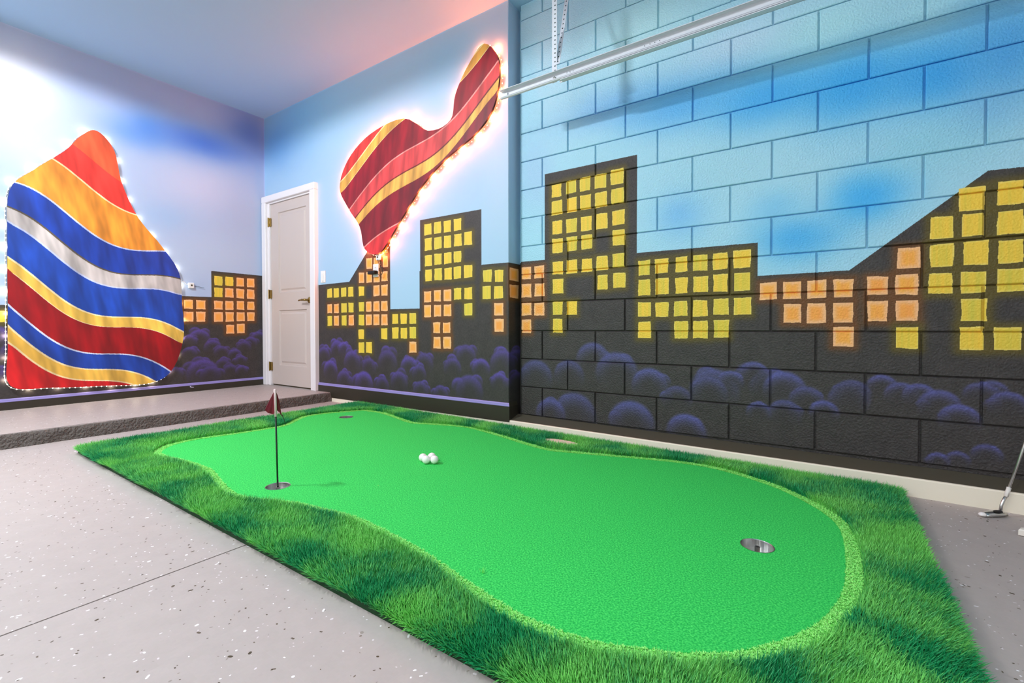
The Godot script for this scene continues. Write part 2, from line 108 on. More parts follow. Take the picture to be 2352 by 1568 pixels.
# an added fill light behind the camera, shaped as a square flush panel
func fill_panel(at: Vector3, label: String, energy: float, tint: Color, side: float) -> void:
	var t := thing("added_fill_panel", label, "lamp", at)
	var st := begin()
	box(st, Vector3(-side / 2 - 0.03, -0.03, -side / 2 - 0.03), Vector3(side / 2 + 0.03, 0.0, side / 2 + 0.03), 0.004)
	part("fill_frame", st, plain(Color(0.85, 0.85, 0.85), 0.4), t)
	st = begin()
	box(st, Vector3(-side / 2, -0.034, -side / 2), Vector3(side / 2, -0.029, side / 2), 0.001)
	part("lamp_diffuser", st, glowing(tint, 1.5), t)
	var l := AreaLight3D.new()
	l.name = "lamp_light"
	l.position = Vector3(0, -0.04, 0)
	l.rotation_degrees = Vector3(-90, 0, 0)
	l.area_size = Vector2(side, side)
	l.area_range = 14.0
	l.area_attenuation = 2.0
	l.light_energy = energy
	l.light_color = tint
	l.shadow_enabled = true
	t.add_child(l, true)


func glowing(tint: Color, times: float) -> StandardMaterial3D:
	var m := plain(Color(1, 1, 1), 0.4)
	m.emission_enabled = true
	m.emission = tint
	m.emission_energy_multiplier = times
	return m


# ------------------------------------------------------------------ naming
func numbered(n: String) -> String:
	if not used.has(n):
		used[n] = 0
		return n
	used[n] += 1
	return "%s_%03d" % [n, used[n]]


func thing(called: String, label: String, category: String, at := Vector3.ZERO, group := "") -> Node3D:
	var o := Node3D.new()
	o.name = numbered(called)
	o.position = at
	add_child(o)
	o.set_meta("label", label)
	o.set_meta("category", category)
	if group:
		o.set_meta("group", group)
	return o


func struct_root(called: String) -> Node3D:
	var o := Node3D.new()
	o.name = called
	add_child(o)
	o.set_meta("kind", "structure")
	return o


func part(called: String, st: SurfaceTool, m: Material, parent: Node, smooth := false) -> MeshInstance3D:
	var o := MeshInstance3D.new()
	o.name = called
	st.generate_normals()
	o.mesh = st.commit()
	o.material_override = m
	parent.add_child(o, true)
	return o


func struct_mesh(called: String, st: SurfaceTool, m: Material) -> MeshInstance3D:
	var o := part(called, st, m, self)
	o.set_meta("kind", "structure")
	return o


# ------------------------------------------------------------------ shapes
func begin(smooth := false) -> SurfaceTool:
	var st := SurfaceTool.new()
	st.begin(Mesh.PRIMITIVE_TRIANGLES)
	st.set_smooth_group(0 if smooth else -1)
	return st


# a flat polygon, turned so that it faces away from «inside»
func face(st: SurfaceTool, p: Array, inside: Vector3, uv: Array = []) -> void:
	var mid := Vector3.ZERO
	for v in p:
		mid += v
	mid /= p.size()
	var n: Vector3 = (p[1] - p[0]).cross(p[2] - p[0])
	var flip := n.dot(mid - inside) > 0.0   # front faces run clockwise
	for k in range(1, p.size() - 1):
		var ids := [0, k + 1, k] if flip else [0, k, k + 1]
		for i in ids:
			if uv.size():
				st.set_uv(uv[i])
			st.add_vertex(p[i])


func box(st: SurfaceTool, lo: Vector3, hi: Vector3, bevel := 0.0) -> void:
	var c := (lo + hi) * 0.5
	var h := (hi - lo) * 0.5
	var b: float = minf(bevel, minf(h.x, minf(h.y, h.z)) * 0.98)
	for a in 3:
		var u := (a + 1) % 3
		var v := (a + 2) % 3
		for s in [-1.0, 1.0]:
			var p := []
			for q in [[-1, -1], [1, -1], [1, 1], [-1, 1]]:
				var w := Vector3.ZERO
				w[a] = s * h[a]
				w[u] = q[0] * (h[u] - b)
				w[v] = q[1] * (h[v] - b)
				p.append(c + w)
			face(st, p, c)
			if b > 0.0:
				for s2 in [-1.0, 1.0]:          # the chamfer between this face and the next axis
					var e := []
					for q in [[0, -1], [0, 1], [1, 1], [1, -1]]:
						var w := Vector3.ZERO
						w[a] = s * (h[a] - (b if q[0] == 1 else 0.0))
						w[u] = s2 * (h[u] - (b if q[0] == 0 else 0.0))
						w[v] = q[1] * (h[v] - b)
						e.append(c + w)
					face(st, e, c)
	if b > 0.0:
		for sx in [-1.0, 1.0]:
			for sy in [-1.0, 1.0]:
				for sz in [-1.0, 1.0]:
					face(st, [c + Vector3(sx * h.x, sy * (h.y - b), sz * (h.z - b)), c + Vector3(sx * (h.x - b), sy * h.y, sz * (h.z - b)), c + Vector3(sx * (h.x - b), sy * (h.y - b), sz * h.z)], c)


# round bar through a list of points; radii one value or one for each point
func tube(st: SurfaceTool, path: Array, radii, n := 10, caps := true) -> void:
	var rings := []
	var up := Vector3.UP
	for i in path.size():
		var d: Vector3 = (path[mini(i + 1, path.size() - 1)] - path[maxi(i - 1, 0)]).normalized()
		if absf(d.dot(up)) > 0.95:
			up = Vector3.RIGHT
		var a := d.cross(up).normalized()
		var b := a.cross(d).normalized()
		up = b
		var r: float = radii[i] if radii is Array else radii
		var ring := []
		for k in n:
			var t := TAU * k / n
			ring.append(path[i] + (a * cos(t) + b * sin(t)) * r)
		rings.append(ring)
	for i in path.size() - 1:
		var mid: Vector3 = (path[i] + path[i + 1]) * 0.5
		for k in n:
			var k2 := (k + 1) % n
			face(st, [rings[i][k], rings[i][k2], rings[i + 1][k2], rings[i + 1][k]], mid)
	if caps:
		face(st, rings[0], path[1])
		face(st, rings[-1], path[-2])


func lathe(st: SurfaceTool, profile: Array, n := 24, at := Transform3D.IDENTITY) -> void:
	for i in profile.size() - 1:
		for k in n:
			var a := TAU * k / n
			var b := TAU * (k + 1) / n
			var p := []
			for q in [[profile[i], a], [profile[i], b], [profile[i + 1], b], [profile[i + 1], a]]:
				p.append(at * Vector3(q[0][0] * cos(q[1]), q[0][1], q[0][0] * sin(q[1])))
			var in_y: float = (profile[i][1] + profile[i + 1][1]) * 0.5
			if profile[i][0] < 1e-5:
				p.remove_at(0)
			elif profile[i + 1][0] < 1e-5:
				p.remove_at(3)
			if absf(profile[i][1] - profile[i + 1][1]) < 1e-6:
				in_y += -0.1 if profile[i][0] <= profile[i + 1][0] else 0.1
			face(st, p, at * Vector3(0, in_y, 0))


# closed curve through points
func smooth_loop(p: Array, steps := 5) -> PackedVector2Array:
	var out := PackedVector2Array()
	var n := p.size()
	for i in n:
		var a := Vector2(p[(i - 1 + n) % n][0], p[(i - 1 + n) % n][1])
		var b := Vector2(p[i][0], p[i][1])
		var c := Vector2(p[(i + 1) % n][0], p[(i + 1) % n][1])
		var d := Vector2(p[(i + 2) % n][0], p[(i + 2) % n][1])
		for k in steps:
			out.append(b.cubic_interpolate(c, a, d, float(k) / steps))
	return out


func floor_y(x: float) -> float:
	return 0.0639 - SLOPE * x


# ------------------------------------------------------------------ materials
func plain(c: Color, rough := 0.7, metal := 0.0) -> StandardMaterial3D:
	var m := StandardMaterial3D.new()
	m.albedo_color = c
	m.roughness = rough
	m.metallic = metal
	return m


func noise_texture(size: int, frequency: float, octaves: int, seed_: int) -> NoiseTexture2D:
	var f := FastNoiseLite.new()
	f.noise_type = FastNoiseLite.TYPE_SIMPLEX_SMOOTH
	f.frequency = frequency
	f.fractal_octaves = octaves
	f.seed = seed_
	var t := NoiseTexture2D.new()
	t.width = size
	t.height = size
	t.seamless = true
	t.noise = f
	return t


func relief(m: StandardMaterial3D, t: Texture2D, cm: float) -> void:
	m.heightmap_enabled = true
	m.heightmap_texture = t
	m.heightmap_scale = cm


func triplanar(m: StandardMaterial3D, scale: float) -> void:
	m.uv1_triplanar = true
	m.uv1_world_triplanar = true
	m.uv1_scale = Vector3.ONE * scale


func make_materials() -> void:
	M.ceiling = plain(Color(0.66, 0.80, 0.93), 0.9)
	M.white_wall = plain(Color(0.86, 0.86, 0.85), 0.85)
	M.cream = plain(Color(0.95, 0.91, 0.83), 0.6)
	M.casing = plain(Color(0.93, 0.91, 0.92), 0.45)
	M.door = plain(Color(0.80, 0.745, 0.72), 0.5)
	M.brass = plain(Color(0.62, 0.52, 0.30), 0.32, 0.9)
	M.white_plastic = plain(Color(0.93, 0.93, 0.92), 0.4)
	M.black_plastic = plain(Color(0.05, 0.05, 0.05), 0.45)
	M.dark_paint = plain(Color(0.19, 0.17, 0.13), 0.5)
	M.lavender_bead = plain(Color(0.56, 0.53, 0.78), 0.4)  # pale lavender tone of the bevelled top strip
	M.steel = plain(Color(0.80, 0.80, 0.79), 0.28, 1.0)
	M.galvanised = plain(Color(0.86, 0.88, 0.91), 0.4)
	M.floor = floor_material()
	M.step_face = plain(Color(0.38, 0.355, 0.335), 0.9)
	relief(M.step_face, noise_texture(512, 0.03, 5, 5), 1.6)
	triplanar(M.step_face, 3.0)


# grey epoxy with thrown paint flakes
func floor_material() -> StandardMaterial3D:
	var n := 2048
	var im := Image.create(n, n, false, Image.FORMAT_RGB8)
	im.fill(Color8(197, 189, 188))
	var f := FastNoiseLite.new()
	f.frequency = 0.01
	f.fractal_octaves = 4
	f.seed = 3
	for y in range(0, n, 8):
		for x in range(0, n, 8):
			var k := 1.0 + 0.022 * f.get_noise_2d(x, y) + rng.randf_range(-0.006, 0.006)
			im.fill_rect(Rect2i(x, y, 8, 8), Color(0.70 * k, 0.662 * k, 0.645 * k))
	var tints := [Color8(245, 243, 246), Color8(240, 236, 240), Color8(70, 60, 40), Color8(95, 82, 66), Color8(150, 140, 132), Color8(220, 212, 214)]
	for k in 3000:
		var c: Color = tints[[0, 0, 1, 2, 2, 3, 4, 5, 5, 4][rng.randi() % 10]]
		var w := rng.randf_range(1.2, 3.6)
		if rng.randf() < 0.07:
			w = rng.randf_range(3.6, 6.0)
		var h := w * rng.randf_range(0.5, 0.9)
		var cx := rng.randi_range(10, n - 10)
		var cy := rng.randi_range(10, n - 10)
		var ang := rng.randf() * PI
		for dy in range(-8, 9):
			for dx in range(-8, 9):
				var q := Vector2(dx, dy).rotated(ang)
				if Vector2(q.x / w, q.y / h).length() < 1.0 + 0.18 * sin(q.angle() * 2.0 + ang * 9.0):
					im.set_pixel(cx + dx, cy + dy, c)
	var m := StandardMaterial3D.new()
	m.albedo_texture = ImageTexture.create_from_image(im)
	m.roughness = 0.5
	m.metallic_specular = 0.4
	triplanar(m, 0.5)
	return m


# ------------------------------------------------------------------ the painted murals
func mural(width: float, air: Array, base: Color, city: Array, windows: Array, puffs: Array, smoke: Color, from: float, seed_: int, lobes: int) -> ImageTexture:
	var r := RandomNumberGenerator.new()
	r.seed = seed_
	var noise := FastNoiseLite.new()
	noise.seed = seed_
	noise.frequency = 3.0
	noise.fractal_octaves = 3
	var w := int(width * PPM)
	var h := int(CEIL * PPM)
	# sky: soft airbrushed clouds
	var low := 26.0
	var sw := int(width * low)
	var sh := int(CEIL * low)
	var sky := Image.create(sw, sh, false, Image.FORMAT_RGB8)
	for y in sh:
		for x in sw:
			var u := from + (x + 0.5) / low
			var v := CEIL - (y + 0.5) / low
			var c := base
			for b in air:
				var wob := 1.0 + 0.28 * noise.get_noise_2d(u * 0.7, v * 0.7)
				var d := Vector2((u - b[0]) / b[2], (v - b[1]) / b[3]).length_squared() * wob
				c = c.lerp(Color8(b[4][0], b[4][1], b[4][2]), b[5] * exp(-d))
			sky.set_pixel(x, y, c)
	sky.resize(w, h, Image.INTERPOLATE_CUBIC)
	# city: near black paint, smoke puffs, overspray round the windows
	var mid := 130.0
	var cw := int(width * mid)
	var ch := int(CEIL * mid)
	var px := PackedVector3Array()
	px.resize(cw * ch)
	for y in ch:
		for x in cw:
			var k := 1.0 + 0.10 * noise.get_noise_2d(x * 0.02, y * 0.02) + r.randf_range(-0.10, 0.10)
			px[y * cw + x] = Vector3(0.225, 0.205, 0.20) * k
	var tint := Vector3(smoke.r, smoke.g, smoke.b)
	var dark := Vector3(0.205, 0.185, 0.19)
	var cluster := []
	for p in puffs:
		for k in lobes:
			var a := r.randf_range(0.1, PI - 0.1)
			cluster.append([p[0] + cos(a) * p[2] * 0.85, p[1] + sin(a) * p[2] * 0.75 - 0.01, p[2] * r.randf_range(0.4, 0.65)])
		cluster.append([p[0], p[1] - p[2] * 0.12, p[2] * (1.12 if lobes > 2 else 1.3)])
	for p in cluster:
		var rad: float = p[2]
		var strength := r.randf_range(0.62, 1.0)
		for y in range(maxi(0, int((CEIL - p[1] - rad) * mid)), mini(ch, int((CEIL - p[1] + rad) * mid) + 1)):
			for x in range(maxi(0, int((p[0] - from - rad) * mid)), mini(cw, int((p[0] - from + rad) * mid) + 1)):
				var du: float = (from + (x + 0.5) / mid - p[0]) / rad
				var dv: float = (CEIL - (y + 0.5) / mid - p[1]) / rad
				var t := sqrt(du * du + dv * dv)
				if t > 1.0:
					continue
				var top: float = clampf(0.45 + 0.75 * dv, 0.0, 1.0)
				var rim := (0.10 + 0.90 * smoothstep(0.15, 1.0, t)) * top * strength
				var c := dark.lerp(tint, rim) * (1.0 + r.randf_range(-0.07, 0.07))
				var a := (1.0 - smoothstep(0.80, 1.0, t)) * clampf(0.10 + 1.0 * top, 0.0, 0.92)
				px[y * cw + x] = px[y * cw + x].lerp(c, a)
	for q in windows:
		var halo := Vector3(0.37, 0.31, 0.07) if q[4] == 0 else Vector3(0.43, 0.25, 0.08)
		var g := 0.05
		for y in range(maxi(0, int((CEIL - q[3] - g) * mid)), mini(ch, int((CEIL - q[1] + g) * mid) + 1)):
			for x in range(maxi(0, int((q[0] - g - from) * mid)), mini(cw, int((q[2] + g - from) * mid) + 1)):
				var u := from + (x + 0.5) / mid
				var v := CEIL - (y + 0.5) / mid
				var dx := maxf(0.0, maxf(q[0] - u, u - q[2]))
				var dy := maxf(0.0, maxf(q[1] - v, v - q[3]))
				var a := exp(-(dx * dx + dy * dy) / 0.00055) * 0.8
				px[y * cw + x] = px[y * cw + x].lerp(halo, a)
	var bytes := PackedByteArray()
	bytes.resize(cw * ch * 3)
	for i in cw * ch:
		bytes[i * 3] = int(clampf(px[i].x, 0, 1) * 255)
		bytes[i * 3 + 1] = int(clampf(px[i].y, 0, 1) * 255)
		bytes[i * 3 + 2] = int(clampf(px[i].z, 0, 1) * 255)
	var town := Image.create_from_data(cw, ch, false, Image.FORMAT_RGB8, bytes)
	town.resize(w, h, Image.INTERPOLATE_CUBIC)
	# masked skyline edge, column by column
	for x in w:
		var u := from + (x + 0.5) / PPM
		var top := -1.0
		for i in city.size() - 1:
			var a: Array = city[i]
			var b: Array = city[i + 1]
			var lo: float = minf(a[0], b[0])
			var hi: float = maxf(a[0], b[0])
			if u >= lo and u <= hi and hi - lo > 0.012:
				top = maxf(top, lerpf(a[1], b[1], (u - a[0]) / (b[0] - a[0])))
		if top < 0.0:
			var near: Array = city[0] if absf(u - city[0][0]) < absf(u - city[-1][0]) else city[-1]
			top = near[1]
		var y0 := int((CEIL - top) * PPM + r.randf_range(0.0, 0.8))
		sky.blit_rect(town, Rect2i(x, y0, 1, h - y0), Vector2i(x, y0))
	# brushed windows
	for q in windows:
		var wy := r.randf_range(0.0, 90.0)
		var hue := r.randf()
		var x0 := maxi(0, int((q[0] - from) * PPM))
		var x1 := mini(w - 1, int((q[2] - from) * PPM))
		var y0 := int((CEIL - q[3]) * PPM)
		var y1 := mini(h - 1, int((CEIL - q[1]) * PPM))
		for x in range(x0, x1 + 1):
			var fx := float(x - x0) / maxf(1.0, x1 - x0)
			var e0 := int(2.0 + 3.0 * noise.get_noise_2d(x * 0.004 + wy, 1.0))
			var e1 := int(2.0 + 3.0 * noise.get_noise_2d(x * 0.004 + wy, 9.0))
			var streak := 0.6 * noise.get_noise_2d(x * 0.022 + wy, 4.0)
			for y in range(y0 + e0, y1 - e1):
				var side := 1.5 + 3.0 * noise.get_noise_2d(wy, y * 0.004)
				if x - x0 < side or x1 - x < side:
					continue
				var fy := float(y - y0) / maxf(1.0, y1 - y0)
				var edge := maxf(absf(fx - 0.5), absf(fy - 0.5)) * 2.0
				var c: Color
				if q[4] == 0:
					c = Color(0.965, 0.79, 0.25).lerp(Color(0.80, 0.76, 0.26), clampf(hue * 0.55 + streak * 0.7, 0.0, 0.8))
					c = c.lerp(Color(0.94, 0.85, 0.48), smoothstep(0.75, 1.0, edge) * 0.7)
				else:
					c = Color(0.985, 0.68, 0.27).lerp(Color(0.985, 0.60, 0.30), clampf(hue + streak, 0.0, 1.0) * 0.6)
					c = c.lerp(Color(0.97, 0.75, 0.58), smoothstep(0.35, 0.95, edge + streak * 0.2) * 0.85)
				sky.set_pixel(x, y, c)
	return ImageTexture.create_from_image(sky)


func painted(t: Texture2D, bump: Texture2D, cm: float, rough: float) -> StandardMaterial3D:
	var m := StandardMaterial3D.new()
	m.albedo_texture = t
	m.roughness = rough
	m.texture_repeat = false
	if bump:
		relief(m, bump, cm)
	return m


# ------------------------------------------------------------------ room
func uv_rect(st: SurfaceTool, p: Array, uv: Array, inside: Vector3) -> void:
	face(st, p, inside, uv)


func build_shell() -> void:
	var tex := mural(2.6, AIR_LEFT, Color8(170, 190, 222), CITY_LEFT, WIN_LEFT, PUFF_LEFT, Color8(92, 74, 168), 0.0, 31, 3)
	M.mural_left = painted(tex, null, 0.0, 0.6)
	tex = mural(3.42, AIR_BACK, Color8(166, 200, 228), CITY_BACK, WIN_BACK, PUFF_BACK, Color8(98, 78, 182), 0.0, 32, 3)
	M.mural_back = painted(tex, null, 0.0, 0.6)
	# left wall
	var root := struct_root("wall_left")
	var st := begin()
	face(st, [Vector3(0, 0, 0), Vector3(0, CEIL, 0), Vector3(0, CEIL, 2.6), Vector3(0, 0, 2.6)], Vector3(-1, 1, 1), [Vector2(0, 1), Vector2(0, 0), Vector2(1, 0), Vector2(1, 1)])
	var rim := [Vector3(0, 0, 0), Vector3(0, CEIL, 0), Vector3(0, CEIL, 2.6), Vector3(0, 0, 2.6)]
	for k in 4:                                  # the plaster sheet has thickness
		var q := [rim[k], rim[(k + 1) % 4], rim[(k + 1) % 4] - Vector3(0.012, 0, 0), rim[k] - Vector3(0.012, 0, 0)]
		face(st, q, Vector3(-0.006, 1.5, 1.3), [Vector2.ZERO, Vector2.ZERO, Vector2.ZERO, Vector2.ZERO])
	part("painted_face", st, M.mural_left, root)
	st = begin()
	box(st, Vector3(-0.15, -0.1, -0.3), Vector3(-0.012, CEIL + 0.1, 5.9))
	box(st, Vector3(-0.013, -0.1, 2.601), Vector3(-0.001, CEIL + 0.1, 5.9))
	part("wall_body", st, M.white_wall, root)
	# plastered part of the back wall, with the door opening left out, and its end facing the block wall
	root = struct_root("wall_back")
	st = begin()
	for q in [[0.0, 2.15, 1.0, CEIL], [0.96, 0.09, 3.302, 2.15], [0.96, 2.15, 3.302, CEIL]]:
		var lo: float = maxf(q[0], 1.0) if q[1] > 2.0 and q[0] > 0.5 else q[0]
		var p := []
		var uv := []
		for c in [[lo, q[1]], [q[2], q[1]], [q[2], q[3]], [lo, q[3]]]:
			p.append(Vector3(c[0], c[1], 0))
			uv.append(Vector2(c[0] / 3.42, 1.0 - c[1] / CEIL))
		face(st, p, Vector3(1, 1, -5), uv)
	for q in [[Vector2(3.302, 0.0), Vector2(3.306, -0.004), 3.302, 3.306], [Vector2(3.306, -0.004), Vector2(3.306, -0.15), 3.306, 3.42]]:
		var low := 1.0 - 0.09 / CEIL
		face(st, [Vector3(q[0].x, 0.09, q[0].y), Vector3(q[0].x, CEIL, q[0].y), Vector3(q[1].x, CEIL, q[1].y), Vector3(q[1].x, 0.09, q[1].y)], Vector3(3.0, 1, -0.5), [Vector2(q[2] / 3.42, low), Vector2(q[2] / 3.42, 0), Vector2(q[3] / 3.42, 0), Vector2(q[3] / 3.42, low)])
	part("painted_face", st, M.mural_back, root)
	st = begin()
	box(st, Vector3(-0.1, -0.1, -0.2), Vector3(3.305, CEIL + 0.1, -0.152))
	box(st, Vector3(0.96, 0.0, -0.15), Vector3(3.3015, CEIL, -0.001))
	box(st, Vector3(0.0, 2.15, -0.13), Vector3(1.0, CEIL, -0.001))
	part("wall_body", st, M.white_wall, root)
	# ceiling and the two walls behind the camera
	st = begin()
	box(st, Vector3(-0.15, CEIL, -0.3), Vector3(7.5, CEIL + 0.12, 5.95))
	struct_mesh("ceiling", st, M.ceiling)
	st = begin()
	box(st, Vector3(-0.15, -0.1, 5.8), Vector3(7.5, CEIL + 0.1, 5.95))
	struct_mesh("wall_front", st, M.white_wall)
	st = begin()
	box(st, Vector3(7.3, -0.15, -0.3), Vector3(7.5, CEIL + 0.1, 5.95))
	struct_mesh("wall_rear", st, M.white_wall)
	# sloping slabs with a sawn joint between them
	root = struct_root("floor")
	for q in [[0.0, 3.5715], [3.5775, 7.45]]:
		st = begin()
		var p := []
		for x in [q[0], q[1]]:
			for z in [-0.2, 5.9]:
				p.append(Vector3(x, floor_y(x), z))
		var lowp := []
		for v in p:
			lowp.append(v - Vector3(0, 0.12, 0))
		var c := Vector3((q[0] + q[1]) / 2, floor_y((q[0] + q[1]) / 2) - 0.06, 2.8)
		face(st, [p[0], p[1], p[3], p[2]], c)
		face(st, [p[0], p[1], lowp[1], lowp[0]], c)
		face(st, [p[2], p[3], lowp[3], lowp[2]], c)
		part("slab", st, M.floor, root)
	st = begin()
	box(st, Vector3(3.56, floor_y(3.57) - 0.1, -0.2), Vector3(3.59, floor_y(3.57) - 0.006, 5.9))
	part("joint_filler", st, plain(Color(0.42, 0.36, 0.26), 0.9), root)
	# raised strip with a rough broken edge
	root = struct_root("platform")
	st = begin()
	box(st, Vector3(0.0, 0.0, -0.02), Vector3(1.195, PLAT, 5.85))
	part("platform_top", st, M.floor, root)
	st = begin(true)
	var f := FastNoiseLite.new()
	f.seed = 4
	f.frequency = 9.0
	f.fractal_octaves = 3
	var n := 240
	var rows := 7
	var grid := []
	for i in n + 1:
		var z := 5.85 * pow(float(i) / n, 1.6)
		var line := []
		for k in rows:
			var t := float(k) / (rows - 1)
			var bump := 0.010 * f.get_noise_2d(z, t * 0.12) + 0.006 * f.get_noise_2d(z * 3.0, t * 0.4)
			var x := 1.195 + 0.022 * sqrt(t) + bump
			var y := lerpf(PLAT + 0.003 * f.get_noise_2d(z * 2.0, 7.0), 0.04, maxf(0.0, (t - 0.12) / 0.88))
			if k == 0:
				x = 1.185 + 0.012 * f.get_noise_2d(z * 1.4, 3.0)
				y = PLAT + 0.0015
			line.append(Vector3(x, y, z))
		grid.append(line)
	for i in n:
		for k in rows - 1:
			face(st, [grid[i][k], grid[i + 1][k], grid[i + 1][k + 1], grid[i][k + 1]], Vector3(0.8, 0.0, grid[i][k].z))
	part("platform_edge", st, M.step_face, root)


func build_block_wall() -> void:
	var from := 3.3
	var width := 3.0
	var tex := mural(width, AIR_BLOCK, Color8(166, 214, 234), CITY_BLOCK, WIN_BLOCK, PUFF_BLOCK, Color8(92, 94, 170), from, 33, 1)
	var grain := noise_texture(2048, 0.11, 4, 41)
	M.mural_block = painted(tex, grain, 0.28, 0.62)
	var root := struct_root("wall_right")
	var st := begin()
	var p := []
	var uv := []
	for c in [[3.345, 0.1], [from + width, 0.1], [from + width, CEIL], [3.345, CEIL]]:
		p.append(Vector3(c[0], c[1], -0.113))
		uv.append(Vector2((c[0] - from) / width, 1.0 - c[1] / CEIL))
	face(st, p, Vector3(5, 1, -3), uv)
	part("mortar", st, M.mural_block, root)
	st = begin()
	box(st, Vector3(3.346, -0.1, -0.2), Vector3(7.45, CEIL + 0.1, -0.118))
	box(st, Vector3(6.3, 0.0, -0.12), Vector3(7.45, CEIL, -0.1))
	part("wall_body", st, M.white_wall, root)
	st = begin()
	for q in [[Vector2(3.306, -0.15), Vector2(3.346, -0.15)], [Vector2(3.3455, -0.15), Vector2(3.3455, -0.1)]]:
		var ps := [Vector3(q[0].x, 0.1, q[0].y), Vector3(q[0].x, CEIL, q[0].y), Vector3(q[1].x, CEIL, q[1].y), Vector3(q[1].x, 0.1, q[1].y)]
		face(st, ps, Vector3(3.4, 1, -0.4), ps.map(func(v: Vector3) -> Vector2: return Vector2((v.x - from) / width, 1.0 - v.y / CEIL)))
	part("end_joint", st, M.mural_block, root)
	var y0 := 0.74                                   # the bed joint that runs level with the painted window rows
	for course in range(-3, 12):
		var lo: float = y0 + 0.2032 * course
		var hi: float = minf(lo + 0.2032, CEIL + 0.003)
		var xs := [3.345]
		for i in range(0, 15):
			if posmod(i, 2) == posmod(course + 1, 2):
				xs.append(3.5245 + 0.2032 * i)
		for k in xs.size() - 1:
			if xs[k] > 6.05:
				continue
			var r := [xs[k] + (0.0 if k == 0 else 0.0042), minf(xs[k + 1], 6.3) - 0.0042, lo + 0.0027, hi - 0.0027]
			var z := -0.1 + rng.randf_range(-0.0012, 0.0012)
			st = begin()
			block(st, r, z, from, width)
			part("block", st, M.mural_block, root)
	# ledge of the stem wall under the blocks
	root = struct_root("trim_1")
	st = begin()
	curb(st, 1.2, 7.3, -0.12, 0.010)
	part("curb_face", st, M.cream, root)
	st = begin()
	var q := [Vector3(3.31, curb_top(3.31) + 0.001, -0.0), Vector3(7.3, curb_top(7.3) + 0.001, -0.0), Vector3(7.3, curb_top(7.3) + 0.03, -0.106), Vector3(3.31, curb_top(3.31) + 0.03, -0.106)]
	face(st, q, Vector3(5, -2, 0))
	part("ledge_paint", st, plain(Color(0.30, 0.275, 0.22), 0.7), root)


func curb_top(x: float) -> float:
	return 0.1215 - 0.0068 * x


func curb(st: SurfaceTool, x0: float, x1: float, zb: float, zf: float) -> void:
	var n := 24
	var prof := []
	for i in n + 1:
		var x := lerpf(x0, x1, float(i) / n)
		var t := curb_top(x)
		prof.append([Vector3(x, -0.1, zf), Vector3(x, t - 0.006, zf), Vector3(x, t - 0.0015, zf - 0.002), Vector3(x, t, zf - 0.007), Vector3(x, t, zb)])
	for i in n:
		for k in 4:
			face(st, [prof[i][k], prof[i + 1][k], prof[i + 1][k + 1], prof[i][k + 1]], Vector3((prof[i][k].x + prof[i + 1][k].x) * 0.5, -0.05, zb))


# one block: front, four arrises, four flanks, the mural running across all of it
func block(st: SurfaceTool, r: Array, z: float, from: float, width: float) -> void:
	var b := 0.0035
	var rings := [[0.0, z - 0.016], [0.0, z - b], [b, z]]
	var pts := []
	for g in rings:
		var ring := []
		for c in [[r[0] + g[0], r[2] + g[0]], [r[1] - g[0], r[2] + g[0]], [r[1] - g[0], r[3] - g[0]], [r[0] + g[0], r[3] - g[0]]]:
			ring.append(Vector3(c[0], c[1], g[1]))
		pts.append(ring)
	var c := Vector3((r[0] + r[1]) / 2, (r[2] + r[3]) / 2, z - 0.02)
	var uv := func(v: Vector3) -> Vector2: return Vector2((v.x - from) / width, 1.0 - v.y / CEIL)
	face(st, pts[2], c, pts[2].map(uv))
	for k in 4:
		var k2 := (k + 1) % 4
		for g in 2:
			var q := [pts[g][k], pts[g][k2], pts[g + 1][k2], pts[g + 1][k]]
			face(st, q, c, q.map(uv))


